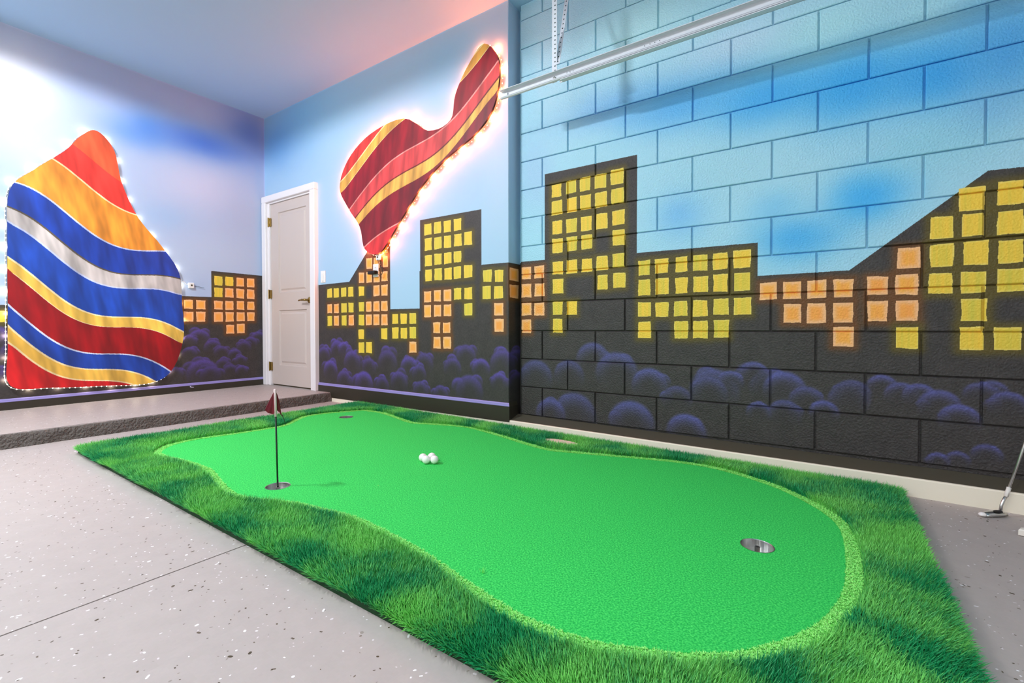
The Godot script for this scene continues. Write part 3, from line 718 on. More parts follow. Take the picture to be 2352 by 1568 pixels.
# ------------------------------------------------------------------ door, baseboards
func build_door() -> void:
	var root := struct_root("door_1")
	var front := 0.045
	var st := begin()
	for q in [[0.004, PLAT, 0.082, 2.135], [0.918, PLAT, 0.998, 2.135], [0.004, 2.135, 0.998, 2.205]]:
		box(st, Vector3(q[0], q[1], -0.02), Vector3(q[2], q[3], front), 0.005)
	part("casing", st, M.casing, root)
	st = begin()
	box(st, Vector3(0.075, PLAT, -0.11), Vector3(0.117, 2.15, 0.018), 0.002)
	box(st, Vector3(0.902, PLAT, -0.11), Vector3(0.93, 2.15, 0.018), 0.002)
	box(st, Vector3(0.08, 2.118, -0.11), Vector3(0.92, 2.15, 0.018), 0.002)
	part("jamb", st, M.casing, root)
	# leaf with two sunk panels
	var x0 := 0.119
	var x1 := 0.900
	var zf := 0.0
	st = begin()
	for q in [[0.268, 0.150, 0.790, 0.360], [0.268, 0.955, 0.790, 1.140], [0.268, 2.010, 0.790, 2.116], [x0, 0.150, 0.268, 2.116], [0.790, 0.150, x1, 2.116]]:
		box(st, Vector3(q[0], q[1], -0.04), Vector3(q[2], q[3], zf))
	var leaf := part("door_leaf", st, M.door, root)
	for q in [[0.360, 0.955], [1.140, 2.010]]:
		st = begin()
		var lo := Vector2(0.268, q[0])
		var hi := Vector2(0.790, q[1])
		var steps := [[0.0, zf], [0.006, zf - 0.012], [0.028, zf - 0.013], [0.045, zf - 0.004], [0.05, zf - 0.004]]
		var c := Vector3((lo.x + hi.x) / 2, (lo.y + hi.y) / 2, -0.5)
		for k in steps.size() - 1:
			var a := ring4(lo, hi, steps[k][0], steps[k][1])
			var b := ring4(lo, hi, steps[k + 1][0], steps[k + 1][1])
			for i in 4:
				face(st, [a[i], a[(i + 1) % 4], b[(i + 1) % 4], b[i]], c)
		face(st, ring4(lo, hi, 0.05, zf - 0.004), c)
		part("sunk_panel", st, M.door, leaf)
	for y in [1.921, 1.134, 0.343]:
		st = begin()
		tube(st, [Vector3(0.112, y - 0.05, 0.026), Vector3(0.112, y + 0.05, 0.026)], 0.007, 10)
		box(st, Vector3(0.106, y - 0.045, 0.002), Vector3(0.135, y + 0.045, 0.02), 0.001)
		part("hinge", st, M.brass, root)
	# lever handle: rose, stem, turned lever
	var at := Vector3(0.846, 1.046, 0.0)
	st = begin(true)
	lathe(st, [[0.0, 0.016], [0.018, 0.015], [0.028, 0.010], [0.033, 0.003], [0.033, 0.0]], 24, Transform3D(Basis(Vector3.RIGHT, PI / 2), at))
	var handle := part("door_handle", st, M.brass, leaf)
	st = begin(true)
	tube(st, [at + Vector3(0, 0, 0.01), at + Vector3(0, 0, 0.055)], 0.011, 12)
	tube(st, [at + Vector3(0.012, 0, 0.055), at + Vector3(-0.01, 0.001, 0.056), at + Vector3(-0.03, 0.0, 0.056), at + Vector3(-0.045, 0.002, 0.056), at + Vector3(-0.06, 0, 0.055), at + Vector3(-0.09, 0, 0.053), at + Vector3(-0.112, -0.003, 0.051), at + Vector3(-0.12, -0.005, 0.05)], [0.011, 0.0125, 0.009, 0.0125, 0.008, 0.007, 0.0085, 0.005], 12)
	part("lever", st, M.brass, leaf)
	handle.name = "handle_rose"
	# brown strip standing in for the shade in the gap under the leaf
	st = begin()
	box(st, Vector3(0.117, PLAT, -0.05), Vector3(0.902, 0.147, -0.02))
	part("sill_shade_strip", st, plain(Color(0.35, 0.30, 0.2), 0.6), root)
	st = begin()
	box(st, Vector3(0.0, 0.0, -0.2), Vector3(1.0, 2.2, -0.11))
	part("opening_back", st, M.white_wall, root)


func ring4(lo: Vector2, hi: Vector2, inset: float, z: float) -> Array:
	return [Vector3(lo.x + inset, lo.y + inset, z), Vector3(hi.x - inset, lo.y + inset, z), Vector3(hi.x - inset, hi.y - inset, z), Vector3(lo.x + inset, hi.y - inset, z)]


func build_trim() -> void:
	# profile: distance from the wall, height
	var body := [[0.0, 0.0], [0.013, 0.0], [0.013, 1.0]]
	for side in 2:
		var root := struct_root("baseboard_left" if side == 0 else "baseboard_back")
		var st := begin()
		var bead := begin()
		var a := 0.0 if side == 0 else 1.0
		var b := 5.8 if side == 0 else 3.319
		var low := PLAT - 0.01 if side == 0 else 0.085
		var to := func(s: float, d: float, y: float) -> Vector3: return Vector3(d, y, s) if side == 0 else Vector3(s, y, d)
		var inside: Vector3 = to.call((a + b) / 2, -0.5, 0.1)
		face(st, [to.call(a, 0.013, low), to.call(b, 0.013, low), to.call(b, 0.013, 0.197), to.call(a, 0.013, 0.197)], inside)
		var prof := [[0.013, 0.197], [0.0125, 0.203], [0.011, 0.206], [0.010, 0.214], [0.006, 0.220], [0.0, 0.221]]
		for k in prof.size() - 1:
			var cut: float = 0.013 if side == 1 else 0.0
			face(bead, [to.call(a, prof[k][0], prof[k][1]), to.call(b - cut + prof[k][0], prof[k][0], prof[k][1]), to.call(b - cut + prof[k + 1][0], prof[k + 1][0], prof[k + 1][1]), to.call(a, prof[k + 1][0], prof[k + 1][1])], to.call((a + b) / 2, -0.2, 0.0))
		if side == 1:   # the board turns the corner of the wall end
			face(st, [Vector3(b, low, 0.013), Vector3(b, 0.197, 0.013), Vector3(b, 0.197, -0.1), Vector3(b, low, -0.1)], Vector3(0, 0.1, 0))
			face(st, [Vector3(b, 0.197, 0.013), Vector3(b - 0.013, 0.221, 0.0), Vector3(b - 0.013, 0.221, -0.1), Vector3(b, 0.197, -0.1)], Vector3(0, 0, 0))
		part("board", st, M.dark_paint, root)
		part("bead", bead, M.lavender_bead, root)


# ------------------------------------------------------------------ putting mat
func mat_point(x: float, z: float, y := 0.0) -> Vector3:
	return Vector3(x, floor_y(x) + y, z)


const HOLES := [[3.185, 1.629], [2.110, 0.495], [5.016, 1.013]]


func build_mat() -> void:
	var root := thing("putting_mat", "long green artificial putting green mat with shaggy fringe on the floor", "putting mat", Vector3(0, 0.0639, 0))
	root.rotation.z = -atan(SLOPE)
	var x0 := 1.655
	var x1 := 5.47
	var z0 := 0.045
	var z1 := 1.955
	var outline := smooth_loop(GREEN, 3)
	var inner: PackedVector2Array = Geometry2D.offset_polygon(outline, -0.042, Geometry2D.JOIN_ROUND)[0]
	# backing under the fringe
	var back := plain(Color(0.03, 0.20, 0.07), 0.95)
	var surf := plain(Color(0.19, 0.72, 0.27), 0.9)
	surf.albedo_texture = turf_texture()
	surf.albedo_color = Color(1, 1, 1)
	triplanar(surf, 0.85)
	var lime := plain(Color(0.54, 0.92, 0.44), 0.9)
	slab_with_holes("backing", PackedVector2Array([Vector2(x0, z0), Vector2(x1, z0), Vector2(x1, z1), Vector2(x0, z1)]), 0.020, back, root)
	slab_with_holes("border", outline, 0.0275, lime, root)
	slab_with_holes("putting_surface", inner, 0.030, surf, root)
	# pale oval let into the fringe near the wall
	var st := begin()
	var oc := Vector2(3.842, 0.206)
	var rim := []
	var rim_low := []
	for k in 32:
		var a := TAU * k / 32
		var e := Vector2(cos(a) * 0.132, sin(a) * 0.066).rotated(0.12)
		rim.append(Vector3(oc.x + e.x, 0.034, oc.y + e.y))
		rim_low.append(Vector3(oc.x + e.x * 1.05, 0.020, oc.y + e.y * 1.05))
	face(st, rim, Vector3(oc.x, -1, oc.y))
	for k in 32:
		face(st, [rim[k], rim[(k + 1) % 32], rim_low[(k + 1) % 32], rim_low[k]], Vector3(oc.x, 0, oc.y))
	var sand := plain(Color(0.93, 0.82, 0.74), 0.9)
	var patch := part("bunker_patch", st, sand, root)
	patch.set_meta("label", "pale beige oval bunker patch")
	# pile
	var lean := FastNoiseLite.new()
	lean.seed = 8
	lean.frequency = 1.6
	lean.fractal_octaves = 2
	var spots := []
	var r := RandomNumberGenerator.new()
	r.seed = 99
	var step := 0.0072
	var z := z0
	while z < z1:
		var x := x0
		while x < x1:
			var p := Vector2(x + r.randf_range(-0.5, 0.5) * step, z + r.randf_range(-0.5, 0.5) * step)
			x += step
			if Geometry2D.is_point_in_polygon(p, outline):
				continue
			var e := (p - oc).rotated(-0.12)
			if Vector2(e.x / 0.128, e.y / 0.060).length() < 1.0:
				continue
			spots.append(p)
		z += step
	var mm := MultiMesh.new()
	mm.transform_format = MultiMesh.TRANSFORM_3D
	mm.use_colors = true
	mm.mesh = tuft(8, 0.037, 0.0011, 0.012)
	mm.instance_count = spots.size()
	for i in spots.size():
		var p: Vector2 = spots[i]
		# the pile is brushed one way and falls outwards at the cut edges
		var d := Vector2(lean.get_noise_2d(p.x, p.y), lean.get_noise_2d(p.x + 40.0, p.y)) * 0.9 + Vector2(0.10, 0.12)
		for q in [[p.x - x0, Vector2(-1, 0)], [x1 - p.x, Vector2(1, 0)], [p.y - z0, Vector2(0, -1)], [z1 - p.y, Vector2(0, 1)]]:
			d += q[1] * 0.95 * exp(-q[0] / 0.035)
		var b := Basis(Vector3(d.y, 0, -d.x).normalized(), minf(d.length() * 0.62, 0.9)) * Basis(Vector3.UP, r.randf() * TAU)
		b = b.scaled(Vector3.ONE * r.randf_range(0.8, 1.2))
		mm.set_instance_transform(i, Transform3D(b, Vector3(p.x, 0.017, p.y)))
		var k := clampf(0.5 + 1.2 * lean.get_noise_2d(p.x * 1.7 + 9.0, p.y * 1.7) + r.randf_range(-0.35, 0.35), 0.0, 1.0)
		mm.set_instance_color(i, Color(0.003, 0.31, 0.095).lerp(Color(0.19, 0.66, 0.12), k))
	pile("fringe_grass", mm, root)
	# short lime pile of the border
	spots.clear()
	step = 0.006
	z = 0.1
	while z < 1.85:
		var x := 1.7
		while x < 5.35:
			var p := Vector2(x + r.randf_range(-0.5, 0.5) * step, z + r.randf_range(-0.5, 0.5) * step)
			x += step
			if Geometry2D.is_point_in_polygon(p, outline) and not Geometry2D.is_point_in_polygon(p, inner):
				spots.append(p)
		z += step
	mm = MultiMesh.new()
	mm.transform_format = MultiMesh.TRANSFORM_3D
	mm.use_colors = true
	mm.mesh = tuft(6, 0.0065, 0.0014, 0.004)
	mm.instance_count = spots.size()
	for i in spots.size():
		var b := Basis(Vector3.UP, r.randf() * TAU).scaled(Vector3.ONE * r.randf_range(0.8, 1.2))
		mm.set_instance_transform(i, Transform3D(b, Vector3(spots[i].x, 0.0265, spots[i].y)))
		mm.set_instance_color(i, Color(0.24, 0.80, 0.16).lerp(Color(0.34, 0.88, 0.20), r.randf()))
	pile("border_pile", mm, root)


func pile(called: String, mm: MultiMesh, root: Node3D) -> void:
	var m := plain(Color(1, 1, 1), 0.6)
	m.vertex_color_use_as_albedo = true
	var o := MultiMeshInstance3D.new()
	o.name = called
	o.multimesh = mm
	o.material_override = m
	o.set_meta("kind", "stuff")
	root.add_child(o)


func turf_texture() -> ImageTexture:
	var n := 1024
	var im := Image.create(n, n, false, Image.FORMAT_RGB8)
	var f := FastNoiseLite.new()
	f.seed = 77
	f.frequency = 0.16
	f.fractal_octaves = 2
	for y in n:
		for x in n:
			var k := clampf(0.5 + 0.75 * f.get_noise_2d(x, y) + rng.randf_range(-0.2, 0.2), 0.0, 1.0)
			im.set_pixel(x, y, Color8(8, 172, 68).lerp(Color8(80, 228, 104), k))
	return ImageTexture.create_from_image(im)


func tuft(blades: int, height: float, half: float, spread: float) -> ArrayMesh:
	var r := RandomNumberGenerator.new()
	r.seed = blades
	var st := begin()
	for k in blades:
		var a := TAU * k / blades + r.randf() * 0.6
		var out := Vector3(cos(a), 0, sin(a))
		var side := Vector3(-sin(a), 0, cos(a)) * half
		var h := height * r.randf_range(0.75, 1.1)
		var base := out * spread * 0.25 * r.randf()
		var m := base + out * spread * 0.35 + Vector3(0, h * 0.6, 0)
		var t := base + out * spread * r.randf_range(0.8, 1.3) + Vector3(0, h, 0)
		for tri in [[base - side, base + side, m + side], [base - side, m + side, m - side], [m - side, m + side, t]]:
			for v in tri:
				st.add_vertex(v)
	st.generate_normals()
	return st.commit()


func slab_with_holes(called: String, poly: PackedVector2Array, top: float, m: Material, root: Node3D) -> void:
	var csg := CSGCombiner3D.new()
	csg.name = called
	var flat := PackedVector2Array()
	for p in poly:
		flat.append(Vector2(p.x, p.y))
	var e := CSGPolygon3D.new()
	e.polygon = flat
	e.depth = top - 0.001
	e.rotation_degrees.x = 90          # polygon x, y become x, z; depth runs along y
	e.position.y = 0.001               # the polygon is extruded upwards from here
	csg.add_child(e)
	e.rotation_degrees.x = 90
	e.material = m
	for h in HOLES:
		var c := CSGCylinder3D.new()
		c.radius = 0.0515
		c.height = 0.2
		c.sides = 40
		c.operation = CSGShape3D.OPERATION_SUBTRACTION
		c.position = Vector3(h[0], 0, h[1])
		c.material = m
		csg.add_child(c)
	csg.material_override = m
	root.add_child(csg)


func build_cups_flag_balls() -> void:
	var tells := ["round metal hole cup holding the flagstick", "small far metal hole cup near the door", "round metal hole cup at the near right end"]
	for i in 3:
		var h: Array = HOLES[i]
		var t := thing("hole_cup", tells[i], "golf cup", mat_point(h[0], h[1], 0.0012), "metal cups in the putting mat")
		t.rotation.z = -atan(SLOPE)
		var st := begin()
		lathe(st, [[0.051, 0.0300], [0.0495, 0.0302], [0.048, 0.0285], [0.048, 0.002], [0.0, 0.002]], 40)
		lathe(st, [[0.051, 0.0300], [0.051, 0.0], [0.0, 0.0]], 40)
		part("cup", st, M.steel, t)
		st = begin()
		lathe(st, [[0.0085, 0.002], [0.0085, 0.026], [0.0052, 0.026], [0.0052, 0.004]], 20)
		part("ferrule", st, M.steel, t)
	# flag
	var base := mat_point(HOLES[0][0], HOLES[0][1], 0.006)
	var t := thing("golf_flag", "small maroon flag on thin stick standing in the putting hole", "golf flag", base)
	var lean := Vector3(-0.006, 0, 0.006)
	var st := begin(true)
	tube(st, [Vector3.ZERO, Vector3(0, 0.335, 0) + lean * 0.7], 0.0038, 10)
	part("lower_stick", st, plain(Color(0.02, 0.16, 0.09), 0.35), t)
	st = begin(true)
	tube(st, [Vector3(0, 0.335, 0) + lean * 0.7, Vector3(0, 0.455, 0) + lean, Vector3(0, 0.458, 0) + lean], [0.0055, 0.0055, 0.003], 12)
	part("upper_stick", st, plain(Color(0.88, 0.78, 0.78), 0.4), t)
	st = begin(true)
	var rt := Vector3(0.1, 0, -0.995) * 1.05
	var fw := Vector3(-0.995, 0, -0.1)
	var top := Vector3(0, 0.448, 0) + lean
	var cloth := func(pts: Array) -> void:
		var q := []
		for p in pts:
			q.append(top + rt * p[0] + Vector3(0, p[1], 0) + fw * p[2])
		for k in range(1, q.size() - 1):
			for s in [0.0006, -0.0006]:
				face(st, [q[0] + fw * s, q[k] + fw * s, q[k + 1] + fw * s], q[0] - fw * signf(s))
	cloth.call([[-0.003, 0.0, 0.0], [-0.014, -0.03, 0.006], [-0.028, -0.062, 0.014], [-0.037, -0.080, 0.010], [-0.031, -0.092, -0.004], [-0.018, -0.097, 0.006], [-0.006, -0.103, 0.0], [0.0, -0.08, -0.004]])
	cloth.call([[0.003, 0.0, 0.0], [0.004, -0.085, 0.006], [0.012, -0.088, 0.012], [0.020, -0.098, 0.004], [0.028, -0.116, 0.006], [0.031, -0.112, 0.010], [0.027, -0.075, 0.014], [0.019, -0.045, 0.004], [0.010, -0.018, -0.002]])
	part("flag_cloth", st, plain(Color(0.52, 0.13, 0.20), 0.75), t)
	st = begin(true)
	tube(st, [top + rt * 0.029 - Vector3(0, 0.110, 0), top + rt * 0.038 - Vector3(0, 0.135, 0), top + rt * 0.045 - Vector3(0, 0.158, 0)], [0.0018, 0.0012, 0.0007], 6)
	part("thread", st, plain(Color(0.20, 0.16, 0.12), 0.8), t)
	# balls
	var says := ["white golf ball at the left of the cluster of four", "front white golf ball in the middle of the cluster of four", "rear white golf ball half hidden behind the other three", "white golf ball at the right of the cluster of four"]
	var bx := [[3.438, 0.986], [3.479, 1.003], [3.466, 0.948], [3.514, 0.978]]
	for i in 4:
		var ball := ball_mesh()
		var b := thing("golf_ball", says[i], "golf ball", mat_point(bx[i][0], bx[i][1], 0.0305 + 0.02135), "golf balls on the putting mat")
		b.rotation = Vector3(i * 0.8, i * 1.7, i * 0.4)
		var o := MeshInstance3D.new()
		o.name = "dimpled_shell"
		o.mesh = ball
		o.material_override = plain(Color(0.95, 0.94, 0.92), 0.35)
		b.add_child(o)


var ball_cache: ArrayMesh


func ball_mesh() -> ArrayMesh:
	if ball_cache:
		return ball_cache
	var st := begin(true)
	var dimples := []
	for k in 220:
		var y := 1.0 - 2.0 * (k + 0.5) / 220.0
		var a := k * 2.39996
		dimples.append(Vector3(cos(a) * sqrt(1 - y * y), y, sin(a) * sqrt(1 - y * y)))
	var n := 36
	var rows := []
	for i in n + 1:
		var row := []
		for k in n * 2:
			var la := PI * i / n
			var lo := PI * k / n
			var d := Vector3(sin(la) * cos(lo), cos(la), sin(la) * sin(lo))
			var near := -1.0
			for q in dimples:
				near = maxf(near, d.dot(q))
			var away := acos(clampf(near, -1, 1))
			row.append(d * (0.02135 - 0.00030 * (1.0 - smoothstep(0.03, 0.1, away))))
		rows.append(row)
	for i in n:
		for k in n * 2:
			var k2 := (k + 1) % (n * 2)
			if i > 0:
				face(st, [rows[i][k], rows[i][k2], rows[i + 1][k]], Vector3.ZERO)
			if i < n - 1:
				face(st, [rows[i][k2], rows[i + 1][k2], rows[i + 1][k]], Vector3.ZERO)
	st.generate_normals()
	ball_cache = st.commit()
	return ball_cache


# ------------------------------------------------------------------ cut-out boards with light strings
func field_texture(fields: Array, base: Color, lo: Vector2, size: Vector2, ppm: float, seed_: int) -> ImageTexture:
	var w := int(size.x * ppm)
	var h := int(size.y * ppm)
	var im := Image.create(w, h, false, Image.FORMAT_RGB8)
	im.fill(base)
	var r := RandomNumberGenerator.new()
	r.seed = seed_
	for f in fields:
		var loop := smooth_loop(f[1], 6)
		paint_loop(im, loop, lo, size, ppm, Color8(f[0][0], f[0][1], f[0][2]))
		if f.size() > 2:                       # pale brushed outline
			for i in loop.size():
				var a := (loop[i] - lo) * ppm
				var b := (loop[(i + 1) % loop.size()] - lo) * ppm
				var n := int(a.distance_to(b)) + 1
				for k in n:
					var p := a.lerp(b, float(k) / n)
					im.fill_rect(Rect2i(int(p.x) - 2, h - int(p.y) - 2, 4, 4), Color8(f[2][0], f[2][1], f[2][2]))
	# brush strokes
	var noise := FastNoiseLite.new()
	noise.seed = seed_
	noise.frequency = 0.012
	noise.fractal_octaves = 3
	for y in h:
		for x in w:
			var k := 1.0 + 0.30 * noise.get_noise_2d(x * 1.6 + y * 0.25, y * 0.35)
			var c := im.get_pixel(x, y)
			im.set_pixel(x, y, Color(c.r * k, c.g * k, c.b * k))
	return ImageTexture.create_from_image(im)


func paint_loop(im: Image, loop: PackedVector2Array, lo: Vector2, size: Vector2, ppm: float, c: Color) -> void:
	var h := im.get_height()
	for y in h:
		var v := lo.y + (h - y - 0.5) / ppm
		var hits := []
		for i in loop.size():
			var a := loop[i]
			var b := loop[(i + 1) % loop.size()]
			if (a.y > v) != (b.y > v):
				hits.append(lerpf(a.x, b.x, (v - a.y) / (b.y - a.y)))
		hits.sort()
		for k in range(0, hits.size() - 1, 2):
			var x0 := clampi(int((hits[k] - lo.x) * ppm), 0, im.get_width())
			var x1 := clampi(int((hits[k + 1] - lo.x) * ppm), 0, im.get_width())
			im.fill_rect(Rect2i(x0, y, x1 - x0, 1), c)


func build_boards() -> void:
	var white := Color(1.0, 0.93, 0.82)
	var amber := Color(1.0, 0.45, 0.25)
	cut_out("painted_board", "red and blue painted cut-out board edged with white lights on left wall", BOARD_LEFT, FIELDS_LEFT, Color8(205, 28, 32), true, 51)
	light_string("light_string", "string of small white lights round the red and blue board", BOARD_LEFT, true, white, 0.0065)
	cut_out("painted_board", "red and gold painted cut-out board edged with amber lights beside door", BOARD_BACK, FIELDS_BACK, Color8(190, 30, 36), false, 52)
	light_string("light_string", "string of small amber lights round the red and gold board", BOARD_BACK, false, amber, 0.075)


func on_wall(q: Vector2, out: float, left: bool) -> Vector3:
	return Vector3(out, q.y, q.x) if left else Vector3(q.x, q.y, out)


func cut_out(called: String, label: String, pts: Array, fields: Array, base: Color, left: bool, seed_: int) -> void:
	var loop := smooth_loop(pts, 5)
	var lo := loop[0]
	var hi := loop[0]
	for p in loop:
		lo = lo.min(p)
		hi = hi.max(p)
	var t := thing(called, label, "painted board", on_wall(Vector2((lo.x + hi.x) / 2, lo.y), 0.0, left), "cut-out boards on the mural")
	var shift := t.position
	var m := StandardMaterial3D.new()
	m.albedo_texture = field_texture(fields, base, lo, hi - lo, 420.0, seed_)
	m.roughness = 0.5
	m.texture_repeat = false
	var st := begin()
	var tri := Geometry2D.triangulate_polygon(loop)
	for k in range(0, tri.size(), 3):
		var p := []
		var uv := []
		for i in 3:
			var q := loop[tri[k + i]]
			p.append(on_wall(q, 0.045, left) - shift)
			uv.append(Vector2((q.x - lo.x) / (hi.x - lo.x), 1.0 - (q.y - lo.y) / (hi.y - lo.y)))
		face(st, p, p[0] - on_wall(Vector2.ZERO, 1.0, left), uv)
	part("painted_face", st, m, t)
	st = begin()
	for k in range(0, tri.size(), 3):
		face(st, [on_wall(loop[tri[k]], 0.028, left) - shift, on_wall(loop[tri[k + 1]], 0.028, left) - shift, on_wall(loop[tri[k + 2]], 0.028, left) - shift], on_wall(Vector2.ZERO, 3.0, left))
	for i in loop.size():
		var a := loop[i]
		var b := loop[(i + 1) % loop.size()]
		var q := [on_wall(a, 0.028, left) - shift, on_wall(b, 0.028, left) - shift, on_wall(b, 0.0449, left) - shift, on_wall(a, 0.0449, left) - shift]
		face(st, q, on_wall((lo + hi) / 2, 0.03, left) - shift)
	part("board_core", st, plain(Color(0.16, 0.10, 0.07), 0.8), t)
	for q in [Vector2(0.35, 0.25), Vector2(0.6, 0.5), Vector2(0.5, 0.75)]:
		var c: Vector2 = lo + (hi - lo) * q
		var within := true
		for e in [Vector2(-0.05, -0.05), Vector2(0.05, -0.05), Vector2(0.05, 0.05), Vector2(-0.05, 0.05)]:
			within = within and Geometry2D.is_point_in_polygon(c + e, loop)
		if within:
			var a := on_wall(c - Vector2(0.03, 0.03), 0.0015, left) - shift
			var b := on_wall(c + Vector2(0.03, 0.03), 0.028, left) - shift
			st = begin()
			box(st, a.min(b), a.max(b))
			part("stand_off", st, M.black_plastic, t)


# bulbs every few centimetres along the rim, a cable between them, and small lights set in every fifth bulb
func light_string(called: String, label: String, pts: Array, left: bool, tint: Color, energy: float) -> void:
	var loop := smooth_loop(pts, 8)
	var rim: PackedVector2Array = Geometry2D.offset_polygon(loop, 0.006, Geometry2D.JOIN_ROUND)[0]
	var t := thing(called, label, "string lights", on_wall(rim[0], 0.0, left), "light strings round the boards")
	var shift := t.position
	var st := begin()
	var run := []
	for p in rim:
		run.append(on_wall(p, 0.010, left) - shift)
	run.append(run[0])
	tube(st, run, 0.0022, 6, false)
	part("cable", st, plain(Color(0.9, 0.88, 0.85), 0.5), t)
	var ball := SphereMesh.new()
	ball.radius = 0.0042
	ball.height = 0.0084
	ball.radial_segments = 8
	ball.rings = 3
	var glow := glowing(tint.lerp(Color.WHITE, 0.35), 5.0)
	var left_over := 0.0
	var count := 0
	for i in rim.size():
		var a := rim[i]
		var b := rim[(i + 1) % rim.size()]
		var d := a.distance_to(b)
		while left_over < d:
			var p := a.lerp(b, left_over / d)
			left_over += 0.034
			var o := MeshInstance3D.new()
			o.name = "bulb"
			o.mesh = ball
			o.material_override = glow
			o.position = on_wall(p, 0.013, left) - shift
			t.add_child(o, true)
			if count % 5 == 0:
				var l := OmniLight3D.new()
				l.name = "bulb_light"
				l.position = o.position
				l.omni_range = 10.0
				l.omni_attenuation = 2.0
				l.light_size = 0.004
				l.light_color = tint
				l.light_energy = energy
				l.shadow_enabled = true
				t.add_child(l, true)
			count += 1
		left_over -= d


# ------------------------------------------------------------------ overhead door track
func build_track() -> void:
	var at := Vector3(3.455, 2.222, 0.288)
	var t := thing("door_track", "white steel garage door track running high along the block wall", "door track", at)
	var far := 3.7
	# open channel: top flange, web, rolled bottom lip
	var prof := [[0.032, 0.044], [0.031, 0.048], [0.004, 0.048], [0.0, 0.045], [0.0, 0.008], [0.004, 0.002], [0.010, 0.0], [0.016, 0.002], [0.019, 0.006], [0.018, 0.010]]
	var st := begin()
	for k in prof.size() - 1:
		for s in [0.0, 0.0018]:
			var a := Vector2(prof[k][0], prof[k][1])
			var b := Vector2(prof[k + 1][0], prof[k + 1][1])
			var nrm: Vector2 = (b - a).orthogonal().normalized() * s
			face(st, [Vector3(0, a.y + nrm.y, a.x + nrm.x), Vector3(far, a.y + nrm.y, a.x + nrm.x), Vector3(far, b.y + nrm.y, b.x + nrm.x), Vector3(0, b.y + nrm.y, b.x + nrm.x)], Vector3(far / 2, 0.026, 0.012))
	part("channel", st, M.galvanised, t)
	st = begin()
	var x0 := 0.42
	box(st, Vector3(x0 + 0.02, -0.012, -0.004), Vector3(far, -0.009, 0.028))
	box(st, Vector3(x0, -0.012, -0.0055), Vector3(far, 0.010, -0.0025))
	part("stiffener", st, M.galvanised, t)
	for x in [0.02]:
		st = begin()
		box(st, Vector3(x, 0.012, 0.001), Vector3(x + 0.03, 0.034, 0.010), 0.002)
		part("end_stop", st, M.galvanised, t)
	var hole := plain(Color(0.10, 0.22, 0.20), 0.7)
	for x in [0.47, 0.49, 0.51, 0.93, 0.96, 0.985, 1.01, 1.62, 1.65, 1.68, 1.71]:
		st = begin()
		tube(st, [Vector3(x, 0.030, 0.0015), Vector3(x, 0.030, 0.0026)], 0.0022 if x < 1.6 else 0.0028, 8)
		part("punch_mark", st, hole, t)
	# perforated hanger angle and sway brace up to the ceiling
	var h := thing("track_hanger", "perforated steel angle hanging the garage door track from ceiling", "hanger", Vector3(3.842, 2.222, 0.290))
	st = begin()
	perforated(st, Vector3(-0.016, 0.0, -0.004), Vector3(0.016, CEIL - 2.222, -0.0015))
	box(st, Vector3(-0.018, 0.055, -0.034), Vector3(-0.0155, CEIL - 2.222, -0.0015))
	part("upright", st, M.galvanised, h)
	for k in 33:
		st = begin()
		var y := 0.07 + k * 0.0255
		if y < CEIL - 2.23:
			tube(st, [Vector3(0.003, y, -0.0018), Vector3(0.003, y, -0.0008)], 0.0042, 8)
			part("slot", st, hole, h)
	st = begin()
	var a := Vector3(0.022, 0.10, 0.0)
	var b := Vector3(-0.02, CEIL - 2.222, -0.26)
	var dir := (b - a).normalized()
	var wide := Vector3.FORWARD.cross(dir).normalized() * 0.014
	var thick := wide.cross(dir).normalized() * 0.0015
	var c := (a + b) / 2
	face(st, [a - wide, a + wide, b + wide, b - wide], c + thick * 100)
	face(st, [a - wide + thick, a + wide + thick, b + wide + thick, b - wide + thick], c - thick * 100)
	for s in [-1.0, 1.0]:
		face(st, [a + wide * s, b + wide * s, b + wide * s + thick, a + wide * s + thick], c)
	part("sway_brace", st, M.galvanised, h)
	for k in 22:
		var f := (k + 0.5) / 22.0
		st = begin()
		var p := a.lerp(b, f)
		tube(st, [p - thick * 0.8, p + thick * 1.8], 0.0042, 8)
		part("slot", st, hole, h)
	st = begin(true)
	lathe(st, [[0.0, 0.006], [0.007, 0.004], [0.009, 0.0]], 12, Transform3D(Basis(Vector3.RIGHT, PI / 2), Vector3(0.0, 0.024, 0.001)))
	part("bolt", st, M.steel, h)


func perforated(st: SurfaceTool, lo: Vector3, hi: Vector3) -> void:
	box(st, lo, hi)


